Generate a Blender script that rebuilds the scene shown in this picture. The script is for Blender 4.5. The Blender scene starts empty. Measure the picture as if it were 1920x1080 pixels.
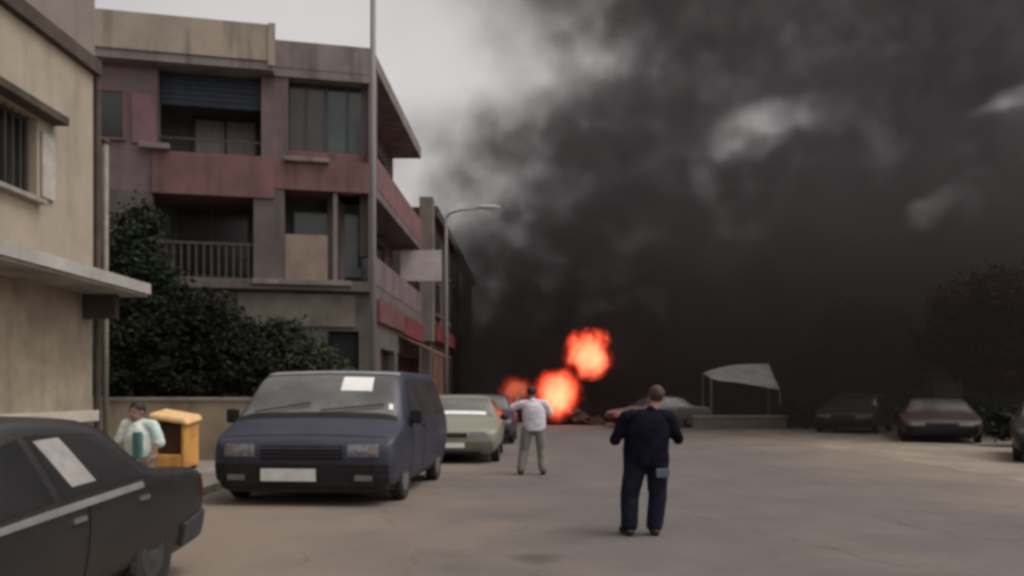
import bpy, bmesh, math, random
from mathutils import Vector, Matrix

R = math.radians
SC = bpy.context.scene
COL = SC.collection

# ------------------------------------------------------------------ camera
CZ = 1.62                      # eye height of a person holding a phone
F, CX, HY = 1500.0, 960.0, 735.0
cam_d = bpy.data.cameras.new('camera')
cam_d.sensor_width = 36.0
cam_d.lens = F / 1920.0 * 36.0
cam_d.shift_y = (HY - 540.0) / 1920.0
cam_d.clip_end = 3000.0
cam_d.clip_start = 0.05
cam = bpy.data.objects.new('camera', cam_d)
cam.location = (0, 0, CZ)
cam.rotation_euler = (R(90), 0, 0)
COL.objects.link(cam)
SC.camera = cam

# ------------------------------------------------------------------ sky and sun
SUN_EL, SUN_AZ = R(62), R(100)
world = bpy.data.worlds.new('World')
SC.world = world
world.use_nodes = True
nt = world.node_tree
nt.nodes.clear()
wo = nt.nodes.new('ShaderNodeOutputWorld')
bg = nt.nodes.new('ShaderNodeBackground')
sky = nt.nodes.new('ShaderNodeTexSky')
sky.sky_type = 'NISHITA'
sky.sun_disc = False
sky.sun_elevation = SUN_EL
sky.sun_rotation = SUN_AZ
sky.air_density = 1.0
sky.dust_density = 4.0
sky.ozone_density = 1.0
hs = nt.nodes.new('ShaderNodeHueSaturation')
hs.inputs['Saturation'].default_value = 0.03
tc = nt.nodes.new('ShaderNodeTexCoord')
cn = nt.nodes.new('ShaderNodeTexNoise')
cn.inputs['Scale'].default_value = 2.2
cn.inputs['Detail'].default_value = 5.0
mr = nt.nodes.new('ShaderNodeMapRange')
mr.inputs['From Min'].default_value = 0.3
mr.inputs['From Max'].default_value = 0.7
mr.inputs['To Min'].default_value = 0.86
mr.inputs['To Max'].default_value = 1.08
tint = nt.nodes.new('ShaderNodeVectorMath')      # hazy, slightly warm overcast
tint.operation = 'MULTIPLY'
tint.inputs[1].default_value = (1.06, 1.02, 1.0)
mx = nt.nodes.new('ShaderNodeVectorMath')
mx.operation = 'SCALE'
nt.links.new(tc.outputs['Generated'], cn.inputs['Vector'])
nt.links.new(cn.outputs['Fac'], mr.inputs['Value'])
nt.links.new(sky.outputs['Color'], hs.inputs['Color'])
nt.links.new(hs.outputs['Color'], tint.inputs[0])
nt.links.new(tint.outputs['Vector'], mx.inputs[0])
nt.links.new(mr.outputs['Result'], mx.inputs['Scale'])
nt.links.new(mx.outputs['Vector'], bg.inputs['Color'])
bg.inputs['Strength'].default_value = 0.15
nt.links.new(bg.outputs['Background'], wo.inputs['Surface'])

sun_d = bpy.data.lights.new('sun', 'SUN')
sun_d.energy = 0.6
sun_d.angle = R(35)
sun_d.color = (1.0, 0.96, 0.90)
sun = bpy.data.objects.new('sun', sun_d)
sun.rotation_euler = Vector((math.sin(SUN_AZ) * math.cos(SUN_EL), math.cos(SUN_AZ) * math.cos(SUN_EL), math.sin(SUN_EL))).to_track_quat('Z', 'Y').to_euler()
sun.location = (-20, 10, 30)
COL.objects.link(sun)

vs = SC.view_settings
vs.view_transform = 'Standard'
vs.look = 'None'
vs.exposure = 0.25
vs.gamma = 1.0
vs.use_curve_mapping = False
SC.cycles.volume_step_rate = 1.6
SC.cycles.volume_max_steps = 256
SC.cycles.volume_bounces = 1
SC.cycles.max_bounces = 6
SC.cycles.filter_width = 3.4         # soft low-resolution phone picture
SC.cycles.use_denoising = True


def at(px, py, Y):
    return Vector(((px - CX) * Y / F, Y, CZ + (HY - py) * Y / F))


# ------------------------------------------------------------------ materials
MATS = {}


def mat(name, col, rough=0.8, var=0.18, scale=3.0, bump=0.0, bscale=40.0, metal=0.0, coat=0.0, spec=0.5,
        col2=None, stretch=(1, 1, 1), lo=0.35, hi=0.7, grime=0.0):
    """Principled surface: base colour varied by noise towards col2, rough streaks of wear and a fine bump."""
    if name in MATS:
        return MATS[name]
    m = bpy.data.materials.new(name)
    m.use_nodes = True
    n, l = m.node_tree.nodes, m.node_tree.links
    b = n['Principled BSDF']
    t = n.new('ShaderNodeTexCoord')
    mp = n.new('ShaderNodeMapping')
    mp.inputs['Scale'].default_value = stretch
    l.new(t.outputs['Object'], mp.inputs['Vector'])
    nz = n.new('ShaderNodeTexNoise')
    nz.inputs['Scale'].default_value = scale
    nz.inputs['Detail'].default_value = 6.0
    nz.inputs['Roughness'].default_value = 0.62
    l.new(mp.outputs['Vector'], nz.inputs['Vector'])
    rp = n.new('ShaderNodeMapRange')
    rp.inputs['From Min'].default_value = lo
    rp.inputs['From Max'].default_value = hi
    l.new(nz.outputs['Fac'], rp.inputs['Value'])
    mix = n.new('ShaderNodeMix')
    mix.data_type = 'RGBA'
    if col2 is None:
        col2 = tuple(c * (1 - 2 * var) for c in col)
        col = tuple(c * (1 + var) for c in col)
    mix.inputs['A'].default_value = (*col, 1)
    mix.inputs['B'].default_value = (*col2, 1)
    l.new(rp.outputs['Result'], mix.inputs['Factor'])
    out = mix.outputs['Result']
    if grime > 0:
        n2 = n.new('ShaderNodeTexNoise')
        n2.inputs['Scale'].default_value = scale * 3.1
        n2.inputs['Detail'].default_value = 8.0
        m2 = n.new('ShaderNodeMapping')
        m2.inputs['Scale'].default_value = (1.0, 1.0, 0.12)
        l.new(t.outputs['Object'], m2.inputs['Vector'])
        l.new(m2.outputs['Vector'], n2.inputs['Vector'])
        r2 = n.new('ShaderNodeMapRange')
        r2.inputs['From Min'].default_value = 0.5
        r2.inputs['From Max'].default_value = 0.72
        r2.inputs['To Max'].default_value = grime
        l.new(n2.outputs['Fac'], r2.inputs['Value'])
        mg = n.new('ShaderNodeMix')
        mg.data_type = 'RGBA'
        mg.inputs['B'].default_value = (0.06, 0.05, 0.043, 1)
        l.new(out, mg.inputs['A'])
        l.new(r2.outputs['Result'], mg.inputs['Factor'])
        out = mg.outputs['Result']
    l.new(out, b.inputs['Base Color'])
    b.inputs['Roughness'].default_value = rough
    b.inputs['Metallic'].default_value = metal
    b.inputs['Coat Weight'].default_value = coat
    b.inputs['Coat Roughness'].default_value = 0.12
    b.inputs['Specular IOR Level'].default_value = spec
    if bump > 0:
        bn = n.new('ShaderNodeTexNoise')
        bn.inputs['Scale'].default_value = bscale
        bn.inputs['Detail'].default_value = 4.0
        l.new(t.outputs['Object'], bn.inputs['Vector'])
        bp = n.new('ShaderNodeBump')
        bp.inputs['Strength'].default_value = bump
        bp.inputs['Distance'].default_value = 0.02
        l.new(bn.outputs['Fac'], bp.inputs['Height'])
        l.new(bp.outputs['Normal'], b.inputs['Normal'])
    MATS[name] = m
    return m


# ------------------------------------------------------------------ mesh helpers
class MB:
    def __init__(self):
        self.v, self.f = [], []

    def quadbox(self, c8):
        o = len(self.v)
        self.v += [tuple(p) for p in c8]
        for q in ((0, 3, 2, 1), (4, 5, 6, 7), (0, 1, 5, 4), (1, 2, 6, 5), (2, 3, 7, 6), (3, 0, 4, 7)):
            self.f.append(tuple(o + i for i in q))
        return self

    def box(self, x0, x1, y0, y1, z0, z1, fn=None):
        c = [(x0, y0, z0), (x1, y0, z0), (x1, y1, z0), (x0, y1, z0), (x0, y0, z1), (x1, y0, z1), (x1, y1, z1), (x0, y1, z1)]
        if fn:
            c = [fn(*p) for p in c]
        return self.quadbox(c)

    def tube(self, pts, rad, n=10, caps=True):
        pts = [Vector(p) for p in pts]
        if not hasattr(rad, '__len__'):
            rad = [rad] * len(pts)
        o = len(self.v)
        for i, p in enumerate(pts):
            a = pts[max(i - 1, 0)]
            b = pts[min(i + 1, len(pts) - 1)]
            d = (b - a).normalized()
            if i == 0:
                u = d.cross(Vector((0, 0, 1))) if abs(d.z) < 0.99 else Vector((1, 0, 0))
            u = (u - d * u.dot(d)).normalized()          # carried along, so rings never twist
            w = d.cross(u).normalized()
            for k in range(n):
                t = 2 * math.pi * k / n
                q = p + (u * math.cos(t) + w * math.sin(t)) * rad[i]
                self.v.append(tuple(q))
        for i in range(len(pts) - 1):
            for k in range(n):
                k2 = (k + 1) % n
                self.f.append((o + i * n + k, o + i * n + k2, o + (i + 1) * n + k2, o + (i + 1) * n + k))
        if caps:
            self.f.append(tuple(o + k for k in range(n))[::-1])
            self.f.append(tuple(o + (len(pts) - 1) * n + k for k in range(n)))
        return self

    def ball(self, c, r, nu=14, nv=10, rot=None):
        c = Vector(c)
        if not hasattr(r, '__len__'):
            r = (r, r, r)
        o = len(self.v)
        M = rot or Matrix.Identity(3)
        self.v.append(tuple(c + M @ Vector((0, 0, -r[2]))))
        for j in range(1, nv):
            ph = -math.pi / 2 + math.pi * j / nv
            for i in range(nu):
                th = 2 * math.pi * i / nu
                self.v.append(tuple(c + M @ Vector((r[0] * math.cos(ph) * math.cos(th), r[1] * math.cos(ph) * math.sin(th), r[2] * math.sin(ph)))))
        self.v.append(tuple(c + M @ Vector((0, 0, r[2]))))
        last = len(self.v) - 1
        for i in range(nu):
            self.f.append((o, o + 1 + (i + 1) % nu, o + 1 + i))
            self.f.append((last, last - nu + i, last - nu + (i + 1) % nu))
        for j in range(nv - 2):
            for i in range(nu):
                a = o + 1 + j * nu + i
                b = o + 1 + j * nu + (i + 1) % nu
                self.f.append((a, b, b + nu, a + nu))
        return self

    def limb(self, pts, rad):
        """tapered chain with round joints, for voxel-remeshed bodies"""
        self.tube(pts, rad, 12)
        for p, r in zip(pts, rad):
            self.ball(p, r, 12, 8)
        return self

    def lathe(self, prof, axis='x', n=24, c=(0, 0, 0)):
        o = len(self.v)
        for (r, h) in prof:
            for k in range(n):
                t = 2 * math.pi * k / n
                a, b = r * math.cos(t), r * math.sin(t)
                p = (h, a, b) if axis == 'x' else (a, b, h) if axis == 'z' else (a, h, b)
                self.v.append((p[0] + c[0], p[1] + c[1], p[2] + c[2]))
        m = len(prof)
        for i in range(m - 1):
            for k in range(n):
                k2 = (k + 1) % n
                self.f.append((o + i * n + k, o + i * n + k2, o + (i + 1) * n + k2, o + (i + 1) * n + k))
        self.f.append(tuple(o + k for k in range(n)))
        self.f.append(tuple(o + (m - 1) * n + k for k in range(n)))
        return self

    def grid(self, P):
        """P[i][j] points -> open sheet"""
        o = len(self.v)
        ni, nj = len(P), len(P[0])
        for r in P:
            self.v += [tuple(p) for p in r]
        for i in range(ni - 1):
            for j in range(nj - 1):
                self.f.append((o + i * nj + j, o + i * nj + j + 1, o + (i + 1) * nj + j + 1, o + (i + 1) * nj + j))
        return self

    def slab(self, P, N, th):
        """sheet with thickness: P grid of points, N grid of normals"""
        ni, nj = len(P), len(P[0])
        o = len(self.v)
        for s in (0.0, -th):
            for i in range(ni):
                for j in range(nj):
                    self.v.append(tuple(Vector(P[i][j]) + Vector(N[i][j]) * s))
        q = ni * nj
        for i in range(ni - 1):
            for j in range(nj - 1):
                a, b, c, d = i * nj + j, i * nj + j + 1, (i + 1) * nj + j + 1, (i + 1) * nj + j
                self.f.append((o + a, o + b, o + c, o + d))
                self.f.append((o + q + d, o + q + c, o + q + b, o + q + a))
        rim = [(0, j) for j in range(nj)] + [(i, nj - 1) for i in range(1, ni)] + [(ni - 1, j) for j in range(nj - 2, -1, -1)] + [(i, 0) for i in range(ni - 2, 0, -1)]
        for k in range(len(rim)):
            a = rim[k][0] * nj + rim[k][1]
            b = rim[(k + 1) % len(rim)][0] * nj + rim[(k + 1) % len(rim)][1]
            self.f.append((o + a, o + q + a, o + q + b, o + b))
        return self

    def mesh(self, name, off=None):
        me = bpy.data.meshes.new(name)
        v = self.v
        if off is not None:
            v = [(p[0] - off[0], p[1] - off[1], p[2] - off[2]) for p in v]
        me.from_pydata(v, [], self.f)
        me.validate()
        bm = bmesh.new()
        bm.from_mesh(me)
        bmesh.ops.recalc_face_normals(bm, faces=bm.faces)
        bm.to_mesh(me)
        bm.free()
        return me


def link(name, me, m, parent=None, smooth=False, bevel=0.0):
    o = bpy.data.objects.new(name, me)
    COL.objects.link(o)
    if m is not None:
        me.materials.append(m)
    if smooth:
        for p in me.polygons:
            p.use_smooth = True
    if parent is not None:
        o.parent = parent
    if bevel > 0:
        b = o.modifiers.new('bevel', 'BEVEL')
        b.width = bevel
        b.segments = 2
        b.limit_method = 'ANGLE'
    return o


def tag(o, label, cat=None, group=None, kind=None):
    if label:
        o['label'] = label
    if cat:
        o['category'] = cat
    if group:
        o['group'] = group
    if kind:
        o['kind'] = kind
    return o


def thing(name, label, cat, loc=(0, 0, 0), rz=0.0, group=None):
    o = bpy.data.objects.new(name, None)
    COL.objects.link(o)
    o.location = loc
    o.rotation_euler = (0, 0, rz)
    o.empty_display_size = 0.2
    return tag(o, label, cat, group)


def part(name, mb, m, parent, off=None, smooth=False, bevel=0.0):
    """off: root location when mb was filled in world coordinates"""
    return link(name, mb.mesh(name, off), m, parent, smooth, bevel)


def structure(name, mb, m, smooth=False):
    o = link(name, mb.mesh(name), m, None, smooth)
    o['kind'] = 'structure'
    return o


# ------------------------------------------------------------------ shared materials
M_glass_dark = mat('dark_glass', (0.022, 0.022, 0.022), rough=0.22, var=0.2, scale=1.5, spec=0.6)
M_black = mat('black_plastic', (0.015, 0.015, 0.016), rough=0.65, var=0.2, scale=8, spec=0.25)
M_rubber = mat('tyre_rubber', (0.02, 0.019, 0.018), rough=0.85, var=0.3, scale=20, bump=0.2)
M_alloy = mat('wheel_metal', (0.28, 0.28, 0.28), rough=0.45, metal=0.7, var=0.2, scale=9)
M_galv = mat('galvanised_steel', (0.19, 0.18, 0.175), rough=0.6, var=0.12, scale=3, stretch=(1, 1, 0.2))
M_white = mat('white_paper', (0.80, 0.79, 0.76), rough=0.8, var=0.04, scale=4)
M_chrome = mat('chrome_trim', (0.55, 0.55, 0.55), rough=0.25, metal=0.9, var=0.1)
M_lamp = mat('headlamp_lens', (0.15, 0.155, 0.165), rough=0.25, var=0.3, scale=14, coat=0.3)
M_bark = mat('bark', (0.07, 0.055, 0.042), rough=0.95, var=0.3, scale=9, bump=0.5, stretch=(1, 1, 0.25))

# ------------------------------------------------------------------ ground, road, verges
def ground_mat():
    m = bpy.data.materials.new('dusty_asphalt')
    m.use_nodes = True
    n, l = m.node_tree.nodes, m.node_tree.links
    b = n['Principled BSDF']
    t = n.new('ShaderNodeTexCoord')

    def noise(scale, detail, stretch=(1, 1, 1)):
        mp = n.new('ShaderNodeMapping')
        mp.inputs['Scale'].default_value = stretch
        l.new(t.outputs['Object'], mp.inputs['Vector'])
        z = n.new('ShaderNodeTexNoise')
        z.inputs['Scale'].default_value = scale
        z.inputs['Detail'].default_value = detail
        z.inputs['Roughness'].default_value = 0.65
        l.new(mp.outputs['Vector'], z.inputs['Vector'])
        return z.outputs['Fac']

    def rng(v, a, b_, c=0.0, d=1.0):
        r = n.new('ShaderNodeMapRange')
        r.inputs['From Min'].default_value = a
        r.inputs['From Max'].default_value = b_
        r.inputs['To Min'].default_value = c
        r.inputs['To Max'].default_value = d
        l.new(v, r.inputs['Value'])
        return r.outputs['Result']

    def mixc(fac, a, b_):
        x = n.new('ShaderNodeMix')
        x.data_type = 'RGBA'
        l.new(fac, x.inputs['Factor'])
        for key, v in (('A', a), ('B', b_)):
            if isinstance(v, tuple):
                x.inputs[key].default_value = (*v, 1)
            else:
                l.new(v, x.inputs[key])
        return x.outputs['Result']
    asph = mixc(rng(noise(0.9, 8), 0.3, 0.7), (0.166, 0.145, 0.139), (0.122, 0.106, 0.103))
    # wheel-worn bands along the street
    asph = mixc(rng(noise(0.55, 4, (1, 0.06, 1)), 0.45, 0.75, 0, 0.55), asph, (0.125, 0.109, 0.106))
    # tan dust blown across, heavier towards the parked cars and the far verge
    sx = n.new('ShaderNodeSeparateXYZ')
    l.new(t.outputs['Object'], sx.inputs['Vector'])
    ab = n.new('ShaderNodeMath')
    ab.operation = 'ABSOLUTE'
    su = n.new('ShaderNodeMath')
    su.operation = 'SUBTRACT'
    su.inputs[1].default_value = 3.3
    l.new(sx.outputs['X'], su.inputs[0])
    l.new(su.outputs[0], ab.inputs[0])
    edge = rng(ab.outputs[0], 2.2, 6.5)
    ad = n.new('ShaderNodeMath')
    ad.operation = 'MULTIPLY_ADD'
    l.new(noise(0.40, 8), ad.inputs[0])
    ad.inputs[1].default_value = 2.4
    ad2 = n.new('ShaderNodeMath')
    ad2.operation = 'SUBTRACT'
    l.new(edge, ad2.inputs[0])
    ad2.inputs[1].default_value = 1.25
    l.new(ad2.outputs[0], ad.inputs[2])
    dusty = mixc(rng(ad.outputs[0], 0.0, 0.9, 0, 0.9), asph, (0.250, 0.195, 0.150))
    # oil spots and patches
    spots = mixc(rng(noise(1.1, 4), 0.66, 0.74, 0, 0.55), dusty, (0.075, 0.066, 0.060))
    fine = mixc(rng(noise(38, 4), 0.42, 0.62, 0, 0.42), spots, (0.085, 0.074, 0.066))
    vz = n.new('ShaderNodeTexVoronoi')
    vz.feature = 'DISTANCE_TO_EDGE'
    vz.inputs['Scale'].default_value = 0.33
    wv = n.new('ShaderNodeTexNoise')
    wv.inputs['Scale'].default_value = 1.1
    wv.inputs['Detail'].default_value = 6
    l.new(t.outputs['Object'], wv.inputs['Vector'])
    va = n.new('ShaderNodeVectorMath')
    va.operation = 'MULTIPLY_ADD'
    va.inputs[1].default_value = (1.6, 1.6, 0)
    l.new(wv.outputs['Color'], va.inputs[0])
    l.new(t.outputs['Object'], va.inputs[2])
    l.new(va.outputs['Vector'], vz.inputs['Vector'])
    crk = n.new('ShaderNodeMath')
    crk.operation = 'MULTIPLY'
    l.new(rng(vz.outputs['Distance'], 0.0, 0.010, 0.5, 0.0), crk.inputs[0])
    l.new(rng(noise(0.5, 3), 0.48, 0.6), crk.inputs[1])
    fine = mixc(crk.outputs[0], fine, (0.045, 0.038, 0.034))
    # one oil stain in the near lane
    ds = n.new('ShaderNodeVectorMath')
    ds.operation = 'DISTANCE'
    sc_ = n.new('ShaderNodeVectorMath')
    sc_.operation = 'MULTIPLY_ADD'
    sc_.inputs[1].default_value = (0.35, 0.35, 0)
    l.new(wv.outputs['Color'], sc_.inputs[0])
    l.new(t.outputs['Object'], sc_.inputs[2])
    l.new(sc_.outputs['Vector'], ds.inputs[0])
    ds.inputs[1].default_value = (0.38, 7.95, 0)
    fine = mixc(rng(ds.outputs['Value'], 0.10, 0.34, 0.55, 0.0), fine, (0.05, 0.042, 0.036))
    l.new(fine, b.inputs['Base Color'])
    b.inputs['Roughness'].default_value = 0.93
    b.inputs['Specular IOR Level'].default_value = 0.25
    bn = n.new('ShaderNodeBump')
    bn.inputs['Strength'].default_value = 0.5
    bn.inputs['Distance'].default_value = 0.02
    l.new(noise(30, 6), bn.inputs['Height'])
    l.new(bn.outputs['Normal'], b.inputs['Normal'])
    return m


M_ground = mat('bare_earth', (0.20, 0.165, 0.13), rough=0.95, var=0.2, scale=0.5, bump=0.4, bscale=18)
M_sand = mat('sandy_verge', (0.235, 0.190, 0.148), rough=0.95, var=0.18, scale=0.8, bump=0.5, bscale=22)
M_road = ground_mat()
M_pave = mat('pavement_concrete', (0.24, 0.215, 0.185), rough=0.92, var=0.2, scale=1.2, bump=0.3, grime=0.3)

structure('ground', MB().grid([[(-900, -60, -0.008), (-900, 1500, -0.008)], [(900, -60, -0.008), (900, 1500, -0.008)]]), M_ground)


def uneven_sheet(x0, x1, y0, y1, z, nx, ny, amp, seed, edge_amp=0.0):
    rnd = random.Random(seed)
    P = []
    for i in range(nx + 1):
        row = []
        for j in range(ny + 1):
            x = x0 + (x1 - x0) * i / nx
            y = y0 + (y1 - y0) * j / ny
            e = 0.0
            if edge_amp and i in (0, nx):
                e = rnd.uniform(-edge_amp, edge_amp)
            row.append((x + e, y, z + (0 if i in (0, nx) or j in (0, ny) else rnd.uniform(0, amp))))
        P.append(row)
    return MB().grid(P)


structure('road', uneven_sheet(-5.0, 9.6, -8, 150, 0.0, 14, 90, 0.0, 1, 0.18), M_road)
structure('verge', uneven_sheet(9.2, 40, -8, 120, 0.004, 12, 50, 0.0, 2, 0.25), M_sand)
pv = MB()
pv.box(-30, -5.0, -8, 120, -0.3, 0.12)
structure('pavement', pv, M_pave)
kb = tag(thing('kerb', None, None), None, kind='structure')
kbmesh = MB().box(-0.09, 0.09, 0.01, 0.99, -0.2, 0.135).mesh('kerb_stone')
M_kerb = mat('kerb_stone', (0.28, 0.26, 0.23), rough=0.9, var=0.2, scale=3, bump=0.3)
kbmesh.materials.append(M_kerb)
for i in range(40):
    o = bpy.data.objects.new('kerb_stone', kbmesh)
    COL.objects.link(o)
    o.parent = kb
    o.location = (-4.90, -2 + i, 0)

# ------------------------------------------------------------------ building on the near left
M_bl_wall = mat('tan_render', (0.40, 0.335, 0.255), rough=0.95, var=0.10, scale=0.9, bump=0.25, bscale=25, grime=0.25)
M_bl_up = mat('mauve_render', (0.25, 0.205, 0.185), rough=0.95, var=0.12, scale=0.8, bump=0.25, grime=0.25)
M_bl_dark = mat('brown_band', (0.075, 0.055, 0.045), rough=0.9, var=0.2, scale=2)
M_bl_slab = mat('slab_concrete', (0.30, 0.265, 0.23), rough=0.9, var=0.2, scale=1.5, grime=0.35)
M_frame_dk = mat('dark_frame', (0.05, 0.043, 0.04), rough=0.6, var=0.2)
M_stonebase = mat('tan_stone', (0.36, 0.295, 0.215), rough=0.95, var=0.16, scale=1.6, bump=0.4, bscale=14, grime=0.2)

XL, YC = -6.60, 12.6
bl = thing('corner_building', 'tan rendered building behind the dark sedan, with a barred window and a canopy slab', 'building', (XL, YC, 0))
off = (XL, YC, 0)


def bpart(name, mb, m, parent=bl, bevel=0.0):
    return part(name, mb, m, parent, off, False, bevel)


# walls with a real window opening (Y 10.4..11.25, z 4.3..5.55)
wy0, wy1, wz0, wz1 = 9.9, 11.12, 4.30, 5.42
up = MB()
XI = XL - 0.35
up.box(XI, XL, 2.0, wy0, 3.34, 6.62).box(XI, XL, wy1, YC, 3.34, 6.62)
up.box(XI, XL, wy0, wy1, 3.34, wz0).box(XI, XL, wy0, wy1, wz1, 6.62)
up.box(-15, XL, YC - 0.35, YC - 0.001, 3.34, 6.62) if False else None
bpart('upper_wall', up, M_bl_wall)
bpart('end_wall', MB().box(-15, XI - 0.002, YC - 0.35, YC, 0.1, 6.62), M_bl_wall)
bpart('lower_wall', MB().box(XI, XL - 0.01, 2.0, YC, 0.1, 3.12), M_stonebase)
bpart('plinth', MB().box(XL - 0.009, XL + 0.06, 2.0, YC + 0.05, 0.1, 0.75), M_bl_slab, bevel=0.01)
bpart('cornice', MB().box(XI, XL + 0.10, 2.0, YC + 0.1, 6.622, 6.86), M_bl_dark, bevel=0.015)
bpart('top_wall', MB().box(XI - 0.2, XL + 0.02, 2.0, YC + 0.02, 6.862, 10.5), M_bl_up)
bpart('top_end_wall', MB().box(-15, XI - 0.202, YC - 0.35, YC + 0.02, 6.62, 10.5), M_bl_up)
bpart('flat_roof', MB().box(-15, XL + 0.15, 2.0, YC + 0.15, 10.502, 10.7), M_bl_slab)
# canopy slab over the ground floor with a shadowed soffit
cs = bpart('canopy_slab', MB().box(XL - 0.3, XL + 0.82, 2.0, YC + 0.1, 3.122, 3.32), M_bl_slab, bevel=0.012)
bpart('drip_edge', MB().box(XL + 0.822, XL + 0.86, 2.0, YC + 0.12, 3.17, 3.335), mat('pale_edge', (0.42, 0.39, 0.36), var=0.15, scale=2), cs)
bpart('canopy_bracket', MB().box(XL + 0.0, XL + 0.5, YC - 0.30, YC - 0.18, 2.75, 3.12), M_bl_dark, cs)
bpart('ledge', MB().box(XL - 0.009, XL + 0.07, 2.0, YC + 0.06, 1.16, 1.33), mat('cream_ledge', (0.55, 0.49, 0.42), var=0.1, scale=2), bevel=0.012)
# window
w = bpart('window', MB().box(XL - 0.24, XL - 0.20, wy0, wy1, wz0, wz1), M_glass_dark)
fr = MB()
fr.box(XL - 0.20, XL - 0.13, wy0, wy0 + 0.06, wz0, wz1).box(XL - 0.20, XL - 0.13, wy1 - 0.06, wy1, wz0, wz1)
fr.box(XL - 0.20, XL - 0.13, wy0 + 0.06, wy1 - 0.06, wz0, wz0 + 0.06).box(XL - 0.20, XL - 0.13, wy0 + 0.06, wy1 - 0.06, wz1 - 0.06, wz1)
bpart('window_frame', fr, M_frame_dk, w)
for i in range(7):
    y = wy0 + 0.12 + i * (wy1 - wy0 - 0.24) / 6
    bpart('bar', MB().tube([(XL - 0.06, y, wz0 + 0.002), (XL - 0.06, y, wz1 - 0.002)], 0.012, 6), M_frame_dk, w)
bpart('lintel', MB().box(XL + 0.001, XL + 0.22, wy0 - 0.2, wy1 + 0.42, wz1 + 0.03, wz1 + 0.15), M_bl_dark, w, 0.01)
bpart('shutter', MB().box(XL + 0.012, XL + 0.05, wy1 + 0.06, wy1 + 0.36, wz0 + 0.05, wz1 - 0.15), mat('pale_shutter', (0.43, 0.40, 0.36), var=0.15, scale=4), w, 0.006)
bpart('window_sill', MB().box(XL + 0.002, XL + 0.12, wy0 - 0.05, wy1 + 0.05, wz0 - 0.07, wz0 - 0.002), M_bl_slab, w, 0.008)
# corner pipes
bpart('downpipe', MB().tube([(XL + 0.02, YC + 0.10, 0.12), (XL + 0.02, YC + 0.10, 6.6)], 0.055, 10), M_bl_dark)
P2 = at(198, 735, 13.2)
pc = thing('utility_pipe', 'thin pale pipe standing beside the corner of the tan building', 'pipe', (P2.x, P2.y, 0.12))
part('pipe', MB().tube([(0, 0, 0), (0, 0, 5.6)], 0.045, 10), mat('pale_pipe', (0.24, 0.21, 0.17), var=0.15, scale=3), pc, smooth=True)
part('pipe_cap', MB().tube([(0, 0, 5.601), (0, 0, 5.66)], 0.06, 10), M_bl_dark, pc, smooth=True)
part('base_flange', MB().tube([(0, 0, -0.01), (0, 0, 0.03)], 0.1, 10), M_bl_dark, pc, smooth=True)

# ------------------------------------------------------------------ three-storey maroon building
M_mar = mat('maroon_render', (0.190, 0.098, 0.096), rough=0.92, var=0.12, scale=1.0, bump=0.2, grime=0.6)
M_mauve = mat('mauve_wall', (0.165, 0.115, 0.125), rough=0.92, var=0.14, scale=1.0, bump=0.2, grime=0.6)
M_pink = mat('pink_panel', (0.20, 0.105, 0.125), rough=0.85, var=0.12, scale=2)
M_parap = mat('tan_parapet', (0.33, 0.275, 0.22), rough=0.95, var=0.12, scale=0.9, bump=0.25, grime=0.6)
M_parap2 = mat('grey_parapet', (0.22, 0.185, 0.175), rough=0.95, var=0.14, scale=0.9, bump=0.25, grime=0.6)
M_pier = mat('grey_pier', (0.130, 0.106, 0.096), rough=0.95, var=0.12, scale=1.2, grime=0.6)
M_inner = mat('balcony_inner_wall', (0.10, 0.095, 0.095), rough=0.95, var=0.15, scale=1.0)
M_curtain = mat('grey_curtain', (0.30, 0.275, 0.265), rough=0.95, var=0.1, scale=2, stretch=(6, 6, 0.4))
M_blind = mat('navy_blind', (0.035, 0.045, 0.065), rough=0.8, var=0.15, scale=4)
M_green = mat('green_glass', (0.03, 0.05, 0.045), rough=0.12, var=0.25, scale=0.8, spec=0.6)
M_beige = mat('beige_panel', (0.27, 0.205, 0.155), rough=0.85, var=0.12, scale=2)
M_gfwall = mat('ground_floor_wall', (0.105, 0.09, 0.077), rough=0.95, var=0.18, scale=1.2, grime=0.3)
M_red = mat('red_fascia', (0.16, 0.035, 0.04), rough=0.7, var=0.15, scale=2)
M_signpale = mat('pale_signboard', (0.52, 0.45, 0.44), rough=0.8, var=0.1, scale=2)
M_brownaw = mat('brown_awning', (0.13, 0.075, 0.045), rough=0.9, var=0.15, scale=3)

BX, BY = -3.86, 22.3
A = R(12.3)
ux, uy = math.cos(A), math.sin(A)
b2 = thing('maroon_building', 'three-storey maroon building with deep balconies and a tan roof parapet behind the lamp post', 'building', (BX, BY, 0))
off2 = (BX, BY, 0)


def fw(t, d, z):
    """facade coordinates: t metres to the left of the corner, d metres out of the facade"""
    return (BX - ux * t + uy * d, BY - uy * t - ux * d, z)


def fbox(mb, t0, t1, d0, d1, z0, z1):
    return mb.box(t0, t1, d0, d1, z0, z1, fw)


def f2(name, boxes, m, parent=b2, bevel=0.0):
    mb = MB()
    for b in boxes:
        fbox(mb, *b)
    return part(name, mb, m, parent, off2, False, bevel)


TL = 8.8
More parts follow.
